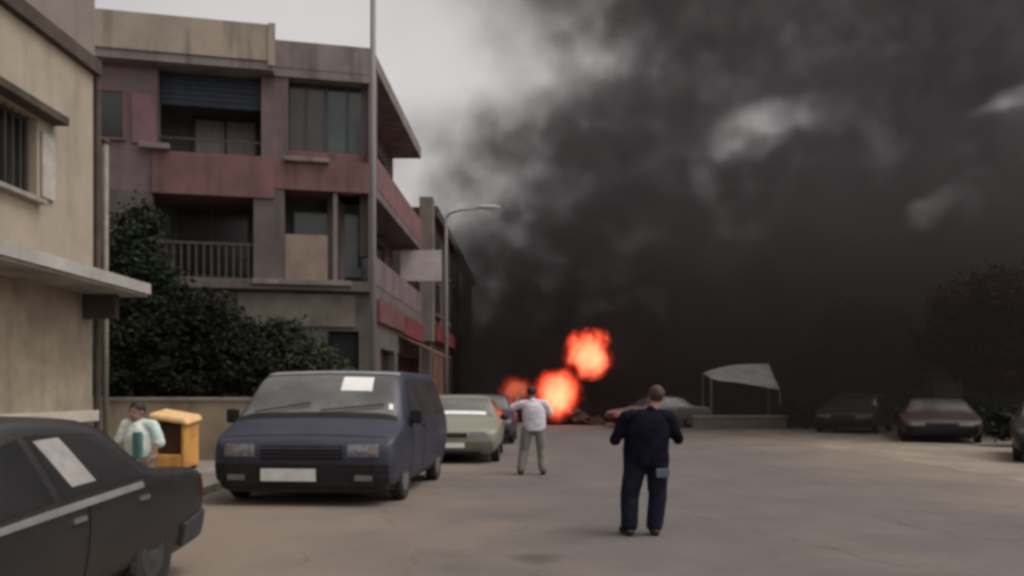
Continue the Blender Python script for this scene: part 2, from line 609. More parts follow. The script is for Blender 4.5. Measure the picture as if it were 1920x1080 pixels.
# structure
f2('pier', [(2.30, 3.00, -0.5, 0, 7.99, 10.2)], M_mauve)
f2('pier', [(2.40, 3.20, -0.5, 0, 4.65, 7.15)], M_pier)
f2('pier', [(0.0, 0.14, -0.5, 0, 4.65, 10.2)], M_mauve)
f2('wall', [(5.62, TL, -0.4, 0, 7.99, 10.2)], M_mauve)
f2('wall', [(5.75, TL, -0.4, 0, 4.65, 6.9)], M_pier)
f2('beam', [(0.0, 2.65, -1.5, 0.02, 7.15, 7.985)], M_mar)
f2('beam', [(2.652, 5.75, -1.5, 0.06, 6.87, 7.985)], M_mar)
f2('beam', [(5.752, TL, -1.5, 0.0, 6.9, 7.985)], M_mauve)
f2('ledge', [(1.2, 2.4, 0.021, 0.16, 7.90, 8.02)], M_parap2, bevel=0.01)
f2('ledge', [(5.3, 6.05, 0.062, 0.22, 8.0, 8.14)], M_parap2, bevel=0.01)
f2('roof_slab', [(-0.05, 2.645, -8.0, 0.05, 10.2, 10.42)], M_parap2)
f2('roof_slab', [(2.648, TL, -8.0, 0.40, 10.2, 10.42)], M_parap2)
f2('parapet', [(2.655, TL, -0.25, 0.45, 10.422, 11.40)], M_parap, bevel=0.015)
f2('parapet', [(-0.05, 2.65, -0.25, 0.06, 10.422, 11.18)], M_parap2, bevel=0.015)
f2('parapet_end', [(2.60, 2.78, 0.452, 0.50, 10.3, 11.42)], M_parap)
f2('floor_slab', [(-0.05, TL, -1.5, 0.22, 4.38, 4.648)], M_pier, bevel=0.012)
# back walls of the recesses
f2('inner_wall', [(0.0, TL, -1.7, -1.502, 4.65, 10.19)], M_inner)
# ground floor
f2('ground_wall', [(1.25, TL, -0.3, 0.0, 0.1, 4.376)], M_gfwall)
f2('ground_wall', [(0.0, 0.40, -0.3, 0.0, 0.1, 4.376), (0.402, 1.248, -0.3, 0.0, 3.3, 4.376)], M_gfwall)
gd = f2('door', [(0.405, 1.245, -0.22, -0.16, 0.1, 3.295)], M_black)
f2('door_rail', [(0.43, 1.22, -0.158, -0.13, 1.1, 1.2)], M_frame_dk, gd)
f2('door_handle', [(1.12, 1.16, -0.158, -0.10, 1.25, 1.45)], M_galv, gd)
f2('wall_panel', [(0.5, 3.6, 0.002, 0.05, 3.42, 4.30)], mat('dull_fascia', (0.16, 0.135, 0.11), var=0.15, scale=1.5, grime=0.3))
# top-floor left bay: navy blind, curtain, side wall
f2('blind', [(3.03, 5.6, -0.35, -0.30, 9.32, 10.18)], M_blind)
for i in range(6):
    f2('blind_slat', [(3.04, 5.59, -0.298, -0.28, 9.34 + i * 0.14, 9.45 + i * 0.14)], M_blind)
dr = f2('balcony_door', [(3.3, 4.9, -1.46, -1.40, 7.99, 9.32)], M_curtain)
f2('door_frame', [(3.22, 3.298, -1.47, -1.36, 7.99, 9.4), (4.902, 4.98, -1.47, -1.36, 7.99, 9.4), (3.298, 4.902, -1.47, -1.36, 9.322, 9.4), (4.06, 4.12, -1.398, -1.36, 7.99, 9.32)], M_frame_dk, dr)
f2('balcony_rail', [(3.02, 5.6, -0.10, -0.06, 8.35, 8.40)], M_frame_dk)
# top-floor left wall: pink panels and a narrow window
f2('pink_panel', [(5.66, 6.25, 0.002, 0.05, 8.15, 9.45)], M_pink, bevel=0.01)
nw = f2('window', [(6.45, 7.0, 0.002, 0.03, 8.25, 9.45)], M_glass_dark)
f2('window_frame', [(6.39, 6.448, 0.002, 0.07, 8.19, 9.51), (7.002, 7.06, 0.002, 0.07, 8.19, 9.51), (6.448, 7.002, 0.002, 0.07, 9.452, 9.51), (6.448, 7.002, 0.002, 0.07, 8.19, 8.248)], M_mar, nw)
f2('pink_panel', [(7.2, 8.0, 0.002, 0.05, 8.15, 9.45)], M_pink, bevel=0.01)
# top-floor right bay: glazing
gw = f2('glazing', [(0.16, 1.25, -0.42, -0.38, 8.3, 10.19)], M_green)
f2('glazing_frame', [(0.14, 0.158, -0.46, -0.33, 8.0, 10.19), (1.252, 1.34, -0.46, -0.33, 8.3, 10.19), (0.68, 0.74, -0.378, -0.33, 8.3, 10.19)], M_frame_dk, gw)
gp = f2('glazing', [(1.342, 2.28, -0.42, -0.38, 8.3, 10.19)], mat('maroon_glass', (0.055, 0.042, 0.045), rough=0.15, var=0.2, scale=1))
f2('glazing_frame', [(1.80, 1.86, -0.378, -0.33, 8.3, 10.19)], M_frame_dk, gp)
f2('glazing_sill', [(0.16, 2.29, -0.45, -0.30, 8.0, 8.295)], M_mar)
# middle floor: beige panel, door, post, balusters
f2('beige_panel', [(1.25, 2.39, -0.2, -0.12, 4.65, 5.95)], M_beige, bevel=0.01)
f2('white_sill', [(0.6, 3.2, 0.222, 0.30, 4.52, 4.66)], M_parap2, bevel=0.008)
dw = f2('window', [(0.3, 2.2, -1.49, -1.45, 5.0, 6.9)], M_green)
f2('window_frame', [(0.22, 0.298, -1.49, -1.4, 4.9, 6.98), (2.202, 2.28, -1.49, -1.4, 4.9, 6.98), (0.298, 2.202, -1.49, -1.4, 6.902, 6.98), (1.2, 1.28, -1.448, -1.4, 5.0, 6.9)], M_frame_dk, dw)
f2('post', [(0.98, 1.10, -0.20, -0.08, 4.65, 7.148)], M_parap2)
dw = f2('window', [(3.5, 5.4, -1.49, -1.45, 5.0, 6.75)], M_glass_dark)
f2('window_frame', [(3.42, 3.498, -1.49, -1.4, 4.9, 6.83), (5.402, 5.48, -1.49, -1.4, 4.9, 6.83), (3.498, 5.402, -1.49, -1.4, 6.752, 6.83), (4.42, 4.5, -1.448, -1.4, 5.0, 6.75)], M_frame_dk, dw)
rail = f2('handrail', [(3.22, 5.74, -0.12, -0.06, 5.58, 5.64)], mat('dull_baluster', (0.075, 0.064, 0.058), var=0.2, scale=6))
bal = MB()
fbox(bal, -0.022, 0.022, -0.11, -0.07, 4.65, 5.578)
ref = Vector(fw(0, 0, 0)) - Vector(off2)
bal_me = bal.mesh('baluster', off2)
bal_me.materials.append(mat('dull_baluster', (0.075, 0.064, 0.058), var=0.2, scale=6))
for i in range(13):
    t = 3.34 + i * 0.19
    o = bpy.data.objects.new('baluster', bal_me)
    COL.objects.link(o)
    o.parent = rail
    o.location = (-ux * t, -uy * t, 0)

# street side of the same building (recedes along the street)
SLOPE = 0.034


def sw(y, d, z):
    return (BX + SLOPE * (y - BY) + d, y, z)


def s2(name, boxes, m, parent=b2, bevel=0.0, offs=off2):
    mb = MB()
    for (y0, y1, d0, d1, z0, z1) in boxes:
        mb.box(y0, y1, d0, d1, z0, z1, sw)
    return part(name, mb, m, parent, offs, False, bevel)


YF = 31.3
s2('side_wall', [(BY + 0.6, YF, -1.45, -1.10, 4.65, 10.74)], M_mauve)
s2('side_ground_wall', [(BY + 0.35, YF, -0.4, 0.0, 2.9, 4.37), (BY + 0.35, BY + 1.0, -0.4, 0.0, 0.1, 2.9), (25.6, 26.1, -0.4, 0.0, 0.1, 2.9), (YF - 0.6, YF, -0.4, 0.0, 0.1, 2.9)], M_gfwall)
s2('roof_overhang', [(BY + 0.3, YF, -1.5, 0.0, 10.75, 11.17)], M_parap2, bevel=0.012)
s2('balcony_slab', [(BY + 0.3, YF, -1.2, 0.0, 7.15, 7.40)], M_mauve)
s2('balcony_parapet', [(BY + 0.3, YF, -0.12, 0.012, 7.402, 8.30)], M_mar, bevel=0.01)
s2('balcony_parapet', [(YF - 0.12, YF + 0.002, -1.1, -0.122, 7.402, 8.30)], M_mar)
s2('balcony_slab', [(BY + 0.3, YF, -1.2, 0.0, 4.372, 4.64)], M_pier)
s2('balcony_parapet', [(BY + 0.3, YF, -0.12, 0.012, 4.642, 5.45)], M_mauve, bevel=0.01)
s2('corner_column', [(BY + 0.30, BY + 0.6, -0.45, -0.02, 8.3, 10.745)], M_mauve)
s2('corner_column', [(BY + 0.30, BY + 0.6, -0.45, -0.13, 5.45, 7.145)], M_pier)
for y0 in (24.3, 27.6):
    for z0, z1 in ((8.0, 9.9), (5.0, 6.8)):
        ww = s2('window', [(y0, y0 + 1.6, -1.098, -1.07, z0, z1)], M_glass_dark)
        s2('window_frame', [(y0 - 0.08, y0 - 0.002, -1.098, -1.02, z0 - 0.08, z1 + 0.08), (y0 + 1.602, y0 + 1.68, -1.098, -1.02, z0 - 0.08, z1 + 0.08), (y0, y0 + 1.6, -1.098, -1.02, z1 + 0.002, z1 + 0.08)], M_frame_dk, ww)
for y0, y1 in ((BY + 1.0, 25.6), (26.1, YF - 0.6)):
    s2('shop_front', [(y0 + 0.01, y1 - 0.01, -0.3, -0.25, 0.1, 2.895)], M_glass_dark)
s2('shop_fascia', [(BY + 0.4, 27.0, 0.004, 0.10, 3.62, 4.25)], mat('dull_red_fascia', (0.14, 0.06, 0.06), rough=0.75, var=0.2, scale=2))
s2('shop_fascia', [(27.05, YF - 0.1, 0.004, 0.12, 3.55, 4.2)], M_red)
aw = MB()
for (ya, yb) in ((26.2, 30.9),):
    a, b, c, d = sw(ya, 0.02, 3.5), sw(yb, 0.02, 3.5), sw(yb, 1.2, 2.95), sw(ya, 1.2, 2.95)
    aw.quadbox([tuple(Vector(p) - Vector((0, 0, 0.05))) for p in (a, b, c, d)] + [a, b, c, d])
part('awning', aw, M_brownaw, b2, off2)
# pale projecting signboard
sb = thing('signboard', 'pale blank signboard jutting out from the side of the maroon building', 'sign', (sw(30.2, 0, 0)[0], 30.2, 5.8))
part('board', MB().box(-0.62, 0.92, -0.05, 0.05, 0.0, 1.16), M_signpale, sb, bevel=0.01)
part('bracket', MB().box(-0.40, 0.0, -0.03, 0.03, -0.12, -0.002), M_frame_dk, sb)
part('bracket', MB().box(-0.40, 0.0, -0.03, 0.03, 1.162, 1.25), M_frame_dk, sb)

# ------------------------------------------------------------------ far dark building towards the fire
M_far = mat('sooty_brown_wall', (0.075, 0.058, 0.058), rough=0.95, var=0.2, scale=0.6, grime=0.3)
off3 = (-3.55, 34.5, 0)
b3 = thing('sooty_building', 'soot-dark brown building beside the smoke with a pale corner pilaster', 'building', off3)


def s3(name, boxes, m, parent=b3, bevel=0.0):
    mb = MB()
    for (y0, y1, d0, d1, z0, z1) in boxes:
        mb.box(y0, y1, d0, d1, z0, z1, lambda y, d, z: (-3.55 + 0.027 * (y - 34.5) + d, y, z))
    return part(name, mb, m, parent, off3, False, bevel)


s3('wall', [(34.5, 58, -9, 0.0, 0.1, 9.6)], M_far)
s3('pilaster', [(34.32, 34.95, -0.42, 0.16, 3.8, 10.0)], mat('pale_brown_pilaster', (0.17, 0.14, 0.12), var=0.15, scale=1.5), bevel=0.01)
s3('cornice', [(34.96, 58, -0.3, 0.3, 9.3, 9.75)], M_far)
for i, y0 in enumerate((36.4, 40.2, 44.0, 48.0)):
    for z0 in (5.2, 7.5):
        ww = s3('window', [(y0, y0 + 1.7, 0.003, 0.03, z0, z0 + 1.4)], M_glass_dark)
        s3('window_sill', [(y0 - 0.1, y0 + 1.8, 0.003, 0.14, z0 - 0.14, z0 - 0.01)], M_pier, ww)
s3('shop_fascia', [(35.2, 44.0, 0.004, 0.25, 3.9, 4.6)], M_red)
s3('shop_shutter', [(35.4, 39.2, 0.004, 0.06, 0.12, 3.2)], M_brownaw)
s3('shop_shutter', [(39.6, 43.6, 0.004, 0.06, 0.12, 3.2)], M_frame_dk)

# ------------------------------------------------------------------ garden wall
M_gwall = mat('garden_wall_render', (0.33, 0.265, 0.19), rough=0.95, var=0.15, scale=1.1, bump=0.3, grime=0.3)
gwl = thing('garden_wall', 'low tan boundary wall in front of the dark garden trees', 'wall', (-8.0, 17.6, 0.12))
part('wall', MB().box(-5, 3.6, 0, 0.22, -0.02, 1.30), M_gwall, gwl)
part('coping', MB().box(-5, 3.65, -0.05, 0.27, 1.302, 1.38), M_pave, gwl, bevel=0.01)
part('pillar', MB().box(3.66, 4.05, -0.1, 0.32, -0.02, 1.6), M_gwall, gwl, bevel=0.01)

# ------------------------------------------------------------------ street lamps
def street_lamp(label, x, y, h, arm, r0, group='street lamps'):
    t = thing('street_lamp', label, 'lamp post', (x, y, 0.0), 0, group)
    part('base', MB().lathe([(r0 * 1.9, 0.0), (r0 * 1.9, 0.05), (r0 * 1.35, 0.08), (r0 * 1.3, 0.9), (r0 * 1.02, 0.95)], 'z', 16), M_galv, t, smooth=True)
    part('pole', MB().tube([(0, 0, 0.9), (0, 0, h * 0.5), (0, 0, h)], [r0, r0 * 0.9, r0 * 0.72], 14), M_galv, t, smooth=True)
    pts = [(0, 0, h - 0.05), (arm * 0.10, 0, h + 0.18), (arm * 0.4, 0, h + 0.32), (arm, 0, h + 0.42)]
    part('arm', MB().tube(pts, [r0 * 0.62, r0 * 0.55, r0 * 0.5, r0 * 0.45], 10), M_galv, t, smooth=True)
    hd = MB()
    hd.ball((arm + 0.42, 0, h + 0.47), (0.55, 0.17, 0.10), 16, 10)
    head = part('lamp_head', hd, mat('lamp_head_grey', (0.45, 0.44, 0.43), rough=0.5, var=0.1), t, smooth=True)
    part('lens', MB().ball((arm + 0.48, 0, h + 0.42), (0.38, 0.12, 0.09), 14, 8), mat('lamp_lens', (0.62, 0.62, 0.60), rough=0.25, var=0.05), head, smooth=True)
    return t


street_lamp('tall grey lamp post rising behind the blue van past the roofline', -2.92, 16.8, 11.2, 2.2, 0.075)
street_lamp('distant lamp post whose arm reaches out against the dark smoke', -3.05, 37.0, 9.7, 1.55, 0.10)

# ------------------------------------------------------------------ trees and shrubs
def leaf_mat(name, c, c2):
    return mat(name, c, rough=0.85, col2=c2, scale=3.2, spec=0.12, lo=0.38, hi=0.62)


M_leaf = leaf_mat('dark_green_leaf', (0.036, 0.050, 0.029), (0.015, 0.020, 0.012))
M_leaf2 = leaf_mat('grey_green_leaf', (0.055, 0.064, 0.042), (0.022, 0.027, 0.018))
M_leaf3 = leaf_mat('dull_dark_leaf', (0.028, 0.032, 0.022), (0.014, 0.016, 0.012))
M_leafr = leaf_mat('russet_leaf', (0.075, 0.024, 0.018), (0.025, 0.014, 0.012))


def tree(name, label, loc, blobs, n_leaf, size, m, seed, trunk_r=0.10, cat='tree', group=None):
    """blobs: (dx, dy, z, rx, ry, rz) crown lobes; leaves fill each lobe's outer volume in clumps"""
    rnd = random.Random(seed)
    t = thing(name, label, cat, loc, 0, group)
    tr = MB()
    zc = min(b[2] for b in blobs)
    tr.tube([(0, 0, -0.02), (0.05, 0.02, zc * 0.45), (-0.03, 0.03, max(zc * 0.8, 0.3))], [trunk_r * 1.3, trunk_r, trunk_r * 0.85], 9)
    for b in blobs:
        p0 = Vector((-0.02, 0.02, max(zc * 0.72, 0.25)))
        p2 = Vector((b[0], b[1], b[2]))
        p1 = (p0 + p2) / 2 + Vector((rnd.uniform(-.15, .15), rnd.uniform(-.15, .15), 0.1))
        tr.tube([p0, p1, p2], [trunk_r * 0.6, trunk_r * 0.4, trunk_r * 0.15], 7)
        for k in range(4):
            d = Vector((rnd.gauss(0, 1), rnd.gauss(0, 1), rnd.gauss(0, 0.8))).normalized()
            tr.tube([p1, p2 + Vector((d.x * b[3], d.y * b[4], d.z * b[5])) * 0.75], [trunk_r * 0.25, trunk_r * 0.06], 5)
    part('trunk', tr, M_bark, t, smooth=True)
    V, Fc = [], []
    vol = [b[3] * b[4] * b[5] for b in blobs]
    tot = sum(vol)
    for b, vv in zip(blobs, vol):
        nb = int(n_leaf * vv / tot)
        clumps = []
        for _ in range(max(10, nb // 60)):
            d = Vector((rnd.gauss(0, 1), rnd.gauss(0, 1), rnd.gauss(0, 1))).normalized() * (rnd.random() ** 0.35)
            clumps.append((Vector((b[0] + d.x * b[3], b[1] + d.y * b[4], b[2] + d.z * b[5])), rnd.uniform(0.10, 0.30) * (b[3] + b[5]) * 0.5))
        for _ in range(nb):
            c, r = rnd.choice(clumps)
            p = c + Vector((rnd.gauss(0, 1), rnd.gauss(0, 1), rnd.gauss(0, 0.8))) * r * 0.7
            if p.z < 0.08:
                p.z = 0.08 + rnd.random() * 0.2
            s = size * rnd.uniform(0.6, 1.4)
            a = Vector((rnd.gauss(0, 1), rnd.gauss(0, 1), rnd.gauss(0, 0.6))).normalized()
            bb = a.cross(Vector((rnd.gauss(0, 1), rnd.gauss(0, 1), rnd.gauss(0, 1)))).normalized()
            o = len(V)
            V += [tuple(p - a * s), tuple(p + bb * s * 0.42), tuple(p + a * s), tuple(p - bb * s * 0.42)]
            Fc.append((o, o + 1, o + 2, o + 3))
    me = bpy.data.meshes.new('crown')
    me.from_pydata(V, [], Fc)
    link('crown', me, m, t)
    return t


GT = 'dark garden trees before the maroon building'
tree('garden_tree', 'tall dark green garden tree by the corner of the tan building', (-8.95, 19.2, 0.1),
     [(0.0, 0, 4.6, 0.75, 0.8, 1.3), (0.2, 0.1, 3.0, 1.0, 0.9, 1.3), (-0.3, -0.1, 1.9, 0.9, 0.8, 0.9)], 17000, 0.075, M_leaf, 3, 0.11, group=GT)
tree('garden_tree', 'broad near-black garden tree above the orange bin', (-7.4, 19.0, 0.1),
     [(-0.2, 0, 2.9, 1.1, 0.9, 1.1), (0.7, 0.1, 2.2, 1.0, 0.9, 1.0), (-0.6, 0, 2.0, 0.9, 0.8, 1.0), (0.1, -0.2, 1.5, 1.1, 0.7, 0.8)], 24000, 0.075, M_leaf3, 4, 0.12, group=GT)
tree('garden_tree', 'grey-green bushy tree above the blue van', (-5.5, 19.6, 0.1),
     [(-0.3, 0, 2.5, 1.1, 0.8, 0.8), (0.7, 0.1, 2.0, 0.85, 0.8, 0.7), (0.1, -0.2, 1.7, 1.3, 0.7, 0.9)], 18000, 0.07, M_leaf2, 5, 0.09, group=GT)

RT = 'dark trees on the far verge'
tree('verge_tree', 'dark tree with russet leaves at the right edge by the verge', (18.6, 31.0, 0.0),
     [(0, 0, 4.9, 2.2, 1.6, 1.4), (-1.2, 0.2, 3.6, 1.6, 1.4, 1.1), (1.4, 0.2, 3.6, 1.7, 1.4, 1.3), (0.2, -0.3, 2.6, 1.8, 1.3, 0.9)], 22000, 0.11, M_leafr, 6, 0.16, group=RT)
tree('verge_tree', 'dark green tree behind the gate pillar and the maroon car', (17.0, 38.5, 0.0),
     [(0, 0, 4.3, 2.4, 1.5, 1.5), (-1.6, 0, 3.0, 1.8, 1.4, 1.2), (1.8, 0, 3.1, 1.9, 1.4, 1.3)], 20000, 0.12, M_leaf3, 7, 0.18, group=RT)
for i, (x, y, w_, h_, mm, lab) in enumerate((
        (13.0, 35.5, 1.6, 0.9, M_leaf3, 'low dark shrub behind the dark green car'),
        (16.6, 29.5, 1.5, 0.85, M_leaf, 'dark green shrub beside the maroon car'),
        (15.6, 23.8, 1.2, 0.8, M_leaf3, 'rounded dark shrub between the maroon car and the frame edge'))):
    tree('shrub', lab, (x, y, 0), [(-w_ * 0.45, 0, h_ * 0.8, w_ * 0.6, 0.7, h_ * 0.75), (w_ * 0.45, 0.1, h_ * 0.9, w_ * 0.6, 0.7, h_ * 0.8), (0, -0.1, h_ * 0.6, w_ * 0.7, 0.7, h_ * 0.6)],
         4500, 0.09, mm, 20 + i, 0.05, 'shrub', 'shrubs on the far verge')

# ------------------------------------------------------------------ vehicles
def hermite(xs, ys, x):
    """monotone cubic interpolation"""
    n = len(xs)
    if x <= xs[0]:
        return ys[0]
    if x >= xs[-1]:
        return ys[-1]
    d = [(ys[i + 1] - ys[i]) / (xs[i + 1] - xs[i]) for i in range(n - 1)]
    m = [d[0]] + [0.0 if d[i - 1] * d[i] <= 0 else 2 * d[i - 1] * d[i] / (d[i - 1] + d[i]) for i in range(1, n - 1)] + [d[-1]]
    for i in range(n - 1):
        if xs[i] <= x <= xs[i + 1]:
            h = xs[i + 1] - xs[i]
            t = (x - xs[i]) / h
            return ((1 + 2 * t) * (1 - t) ** 2 * ys[i] + t * (1 - t) ** 2 * h * m[i] + t * t * (3 - 2 * t) * ys[i + 1] + t * t * (t - 1) * h * m[i + 1])


class Shell:
    """lofted car body: u = metres behind the nose, v = 0 (under centre) .. 7 (roof centre), side = -1 / 1"""

    def __init__(self, st, xs):
        self.st, self.xs = st, xs
        self.ys = [s[0] for s in st]
        self.L = st[-1][0]

    def ring(self, u):
        zb, zl, zt, wb, wl, wt = [hermite(self.ys, [s[k] for s in self.st], u) for k in range(1, 7)]
        dz = min(0.07, (zt - zl) * 0.35)
        return [(0.0, zb), (wb * 0.82, zb), (wb, zb + 0.13 * min(1, (zl - zb) / 0.4)), ((wb + wl) / 2 * 1.03, zb + (zl - zb) * 0.62),
                (wl * 0.985, zl), (wt * 1.03, zt - dz), (wt * 0.80, zt), (0.0, zt + 0.02)]

    def pt(self, u, v, side=1):
        r = self.ring(u)
        i = min(int(v), 6)
        t = v - i
        p1, p2 = r[i], r[i + 1]
        p0 = r[i - 1] if i > 0 else (-r[1][0], r[1][1])
        p3 = r[i + 2] if i < 6 else (-r[6][0], r[6][1])
        k = 0.32
        out = []
        for a in (0, 1):
            m1 = (p2[a] - p0[a]) * k
            m2 = (p3[a] - p1[a]) * k
            out.append((2 * t ** 3 - 3 * t ** 2 + 1) * p1[a] + (t ** 3 - 2 * t ** 2 + t) * m1 + (-2 * t ** 3 + 3 * t ** 2) * p2[a] + (t ** 3 - t ** 2) * m2)
        return Vector((out[0] * side * self.xs, u, out[1]))

    def normal(self, u, v, side=1):
        e = 0.02
        a = self.pt(min(u + e, self.L), v, side) - self.pt(max(u - e, 0), v, side)
        vv = min(max(v, e), 7 - e)
        b = self.pt(u, vv + e, side) - self.pt(u, vv - e, side)
        nn = a.cross(b)
        if nn.length < 1e-9:
            return Vector((0, 0, 1))
        nn.normalize()
        c = self.pt(u, v, side) - Vector((0, u, (self.pt(u, 0).z + self.pt(u, 7).z) / 2))
        return nn if nn.dot(c) >= 0 else -nn

    def body(self):
        us = []
        for i in range(len(self.ys) - 1):
            n = max(2, int((self.ys[i + 1] - self.ys[i]) / 0.09))
            us += [self.ys[i] + (self.ys[i + 1] - self.ys[i]) * k / n for k in range(n)]
        us.append(self.L)
        vs_ = [i * 0.25 for i in range(0, 29)]
        mb = MB()
        nr = 2 * (len(vs_) - 1)
        for u in us:
            mb.v += [tuple(self.pt(u, v, 1)) for v in vs_]
            mb.v += [tuple(self.pt(u, v, -1)) for v in vs_[-2:0:-1]]
        for i in range(len(us) - 1):
            for k in range(nr):
                k2 = (k + 1) % nr
                mb.f.append((i * nr + k, i * nr + k2, (i + 1) * nr + k2, (i + 1) * nr + k))
        for base in (0, (len(us) - 1) * nr):
            c = len(mb.v)
            zc = sum(mb.v[base + k][2] for k in range(nr)) / nr
            mb.v.append((0, mb.v[base][1], zc))
            for k in range(nr):
                mb.f.append((base + k, base + (k + 1) % nr, c))
        return mb

    def patch(self, corners, side=1, lift=0.006, th=0.02, nu=12, nv=8):
        """corners: (u, v) x4 in order; bilinear patch lying on the shell"""
        (a, b, c, d) = corners
        P, N = [], []
        for i in range(nu + 1):
            s = i / nu
            rp, rn = [], []
            for j in range(nv + 1):
                t = j / nv
                u = (a[0] * (1 - s) + b[0] * s) * (1 - t) + (d[0] * (1 - s) + c[0] * s) * t
                v = (a[1] * (1 - s) + b[1] * s) * (1 - t) + (d[1] * (1 - s) + c[1] * s) * t
                sd = side
                if v > 7:
                    v, sd = 14 - v, -side
                n = self.normal(u, v, sd)
                rp.append(self.pt(u, v, sd) + n * lift)
                rn.append(n)
            P.append(rp)
            N.append(rn)
        return MB().slab(P, N, th)


def boolean_arches(body, shell, axles, r):
    cut = MB()
    for ya in axles:
        for sd in (-1, 1):
            x1 = shell.pt(ya, 2.5, 1).x
            cut.lathe([(r, sd * (x1 - 0.30 * shell.xs)), (r, sd * (x1 + 0.25))], 'x', 28, (0, ya, r * 0.88))
    co = link('arch_cutter', cut.mesh('arch_cutter'), None)
    md = body.modifiers.new('arch', 'BOOLEAN')
    md.operation = 'DIFFERENCE'
    md.object = co
    md.solver = 'EXACT'
    dg = bpy.context.evaluated_depsgraph_get()
    me = bpy.data.meshes.new_from_object(body.evaluated_get(dg))
    body.modifiers.clear()
    body.data = me
    bpy.data.objects.remove(co, do_unlink=True)
    for p in me.polygons:
        p.use_smooth = True
    md = body.modifiers.new('edges', 'EDGE_SPLIT')
    md.split_angle = R(42)


def wheel(parent, x, y, r, wdt, sd, m_rim=M_alloy):
    w = part('wheel', MB().lathe([(r * 0.62, -wdt * 0.4), (r * 0.62, wdt * 0.4)], 'x', 20), M_black, parent)
    w.location = (x, y, r)
    part('tyre', MB().lathe([(r * 0.63, -wdt / 2), (r * 0.93, -wdt / 2), (r, -wdt * 0.36), (r, wdt * 0.36), (r * 0.93, wdt / 2), (r * 0.63, wdt / 2), (r * 0.60, wdt * 0.3), (r * 0.60, -wdt * 0.3)], 'x', 28), M_rubber, w, smooth=False)
    part('rim', MB().lathe([(r * 0.60, sd * wdt * 0.41), (r * 0.58, sd * wdt * 0.50), (r * 0.45, sd * wdt * 0.46), (r * 0.2, sd * wdt * 0.44), (r * 0.12, sd * wdt * 0.5), (r * 0.02, sd * wdt * 0.5)], 'x', 24), m_rim, w, smooth=True)
    return w


SEDAN = [  # u, z_bottom, z_belt, z_top, half widths: bottom, belt, top
    (0.00, 0.34, 0.54, 0.58, 0.56, 0.60, 0.48), (0.05, 0.24, 0.62, 0.67, 0.70, 0.74, 0.60), (0.30, 0.20, 0.71, 0.77, 0.80, 0.84, 0.70),
    (1.10, 0.19, 0.81, 0.90, 0.83, 0.87, 0.73), (1.22, 0.19, 0.82, 0.95, 0.83, 0.87, 0.72), (1.95, 0.19, 0.87, 1.34, 0.83, 0.87, 0.61),
    (2.35, 0.19, 0.90, 1.40, 0.83, 0.87, 0.59), (2.95, 0.19, 0.93, 1.39, 0.83, 0.87, 0.59), (3.25, 0.19, 0.94, 1.33, 0.83, 0.87, 0.60),
    (3.72, 0.19, 0.94, 1.00, 0.83, 0.87, 0.70), (3.85, 0.19, 0.93, 0.97, 0.83, 0.86, 0.72), (4.32, 0.22, 0.90, 0.94, 0.81, 0.84, 0.70),
    (4.46, 0.28, 0.82, 0.87, 0.74, 0.78, 0.62), (4.50, 0.36, 0.72, 0.77, 0.62, 0.66, 0.52)]
HATCH = [
    (0.00, 0.34, 0.58, 0.62, 0.58, 0.62, 0.50), (0.05, 0.24, 0.68, 0.73, 0.72, 0.76, 0.62), (0.28, 0.20, 0.78, 0.84, 0.80, 0.84, 0.70),
    (0.95, 0.19, 0.88, 0.98, 0.83, 0.87, 0.74), (1.08, 0.19, 0.90, 1.04, 0.83, 0.87, 0.73), (1.75, 0.19, 0.95, 1.47, 0.83, 0.87, 0.64),
    (2.15, 0.19, 0.97, 1.53, 0.83, 0.87, 0.62), (3.40, 0.19, 1.00, 1.50, 0.83, 0.87, 0.62), (3.70, 0.19, 1.00, 1.38, 0.83, 0.86, 0.61),
    (3.95, 0.24, 0.98, 1.05, 0.80, 0.84, 0.66), (4.02, 0.34, 0.85, 0.90, 0.66, 0.70, 0.55)]
VAN = [
    (0.00, 0.26, 0.74, 0.79, 0.74, 0.78, 0.68), (0.05, 0.21, 0.84, 0.89, 0.84, 0.88, 0.78), (0.16, 0.19, 0.92, 0.97, 0.88, 0.92, 0.82),
    (0.68, 0.18, 1.08, 1.21, 0.90, 0.95, 0.85), (0.78, 0.18, 1.11, 1.28, 0.90, 0.95, 0.84), (1.45, 0.18, 1.16, 1.88, 0.90, 0.95, 0.76),
    (1.80, 0.18, 1.17, 1.96, 0.90, 0.95, 0.75), (4.10, 0.18, 1.17, 1.96, 0.90, 0.95, 0.75), (4.36, 0.22, 1.16, 1.90, 0.89, 0.94, 0.74),
    (4.46, 0.32, 1.10, 1.72, 0.84, 0.88, 0.66)]


def vehicle(name, label, cat, st, xs, loc, rz, paint, glass, axles, wr, kind, ws, group=None, rear=None, rim=M_alloy):
    """ws: ((u base, v), (u top, v)) of the windscreen; kind picks the front furniture"""
    S = Shell(st, xs)
    t = thing(name, label, cat, loc, rz, group)
    bd = part('body', S.body(), paint, t, smooth=True)
    boolean_arches(bd, S, axles, wr * 1.16)
    for ya in axles:
        for sd in (-1, 1):
            x = S.pt(ya, 2.4, 1).x - 0.10
            wheel(t, sd * x, ya, wr, 0.19, sd, rim)
    # windscreen and rear window wrap over the roof centre
    (u0, v0), (u1, v1) = ws
    wsn = part('windscreen', S.patch([(u0, v0), (u1, v1), (u1, 14 - v1), (u0, 14 - v0)], 1, 0.004, 0.02, 10, 22), glass, t, smooth=False)
    if rear:
        (u2, v2), (u3, v3) = rear
        part('rear_window', S.patch([(u2, v2), (u3, v3), (u3, 14 - v3), (u2, 14 - v2)], 1, 0.004, 0.02, 8, 18), M_glass_dark, t)
    return t, S, wsn


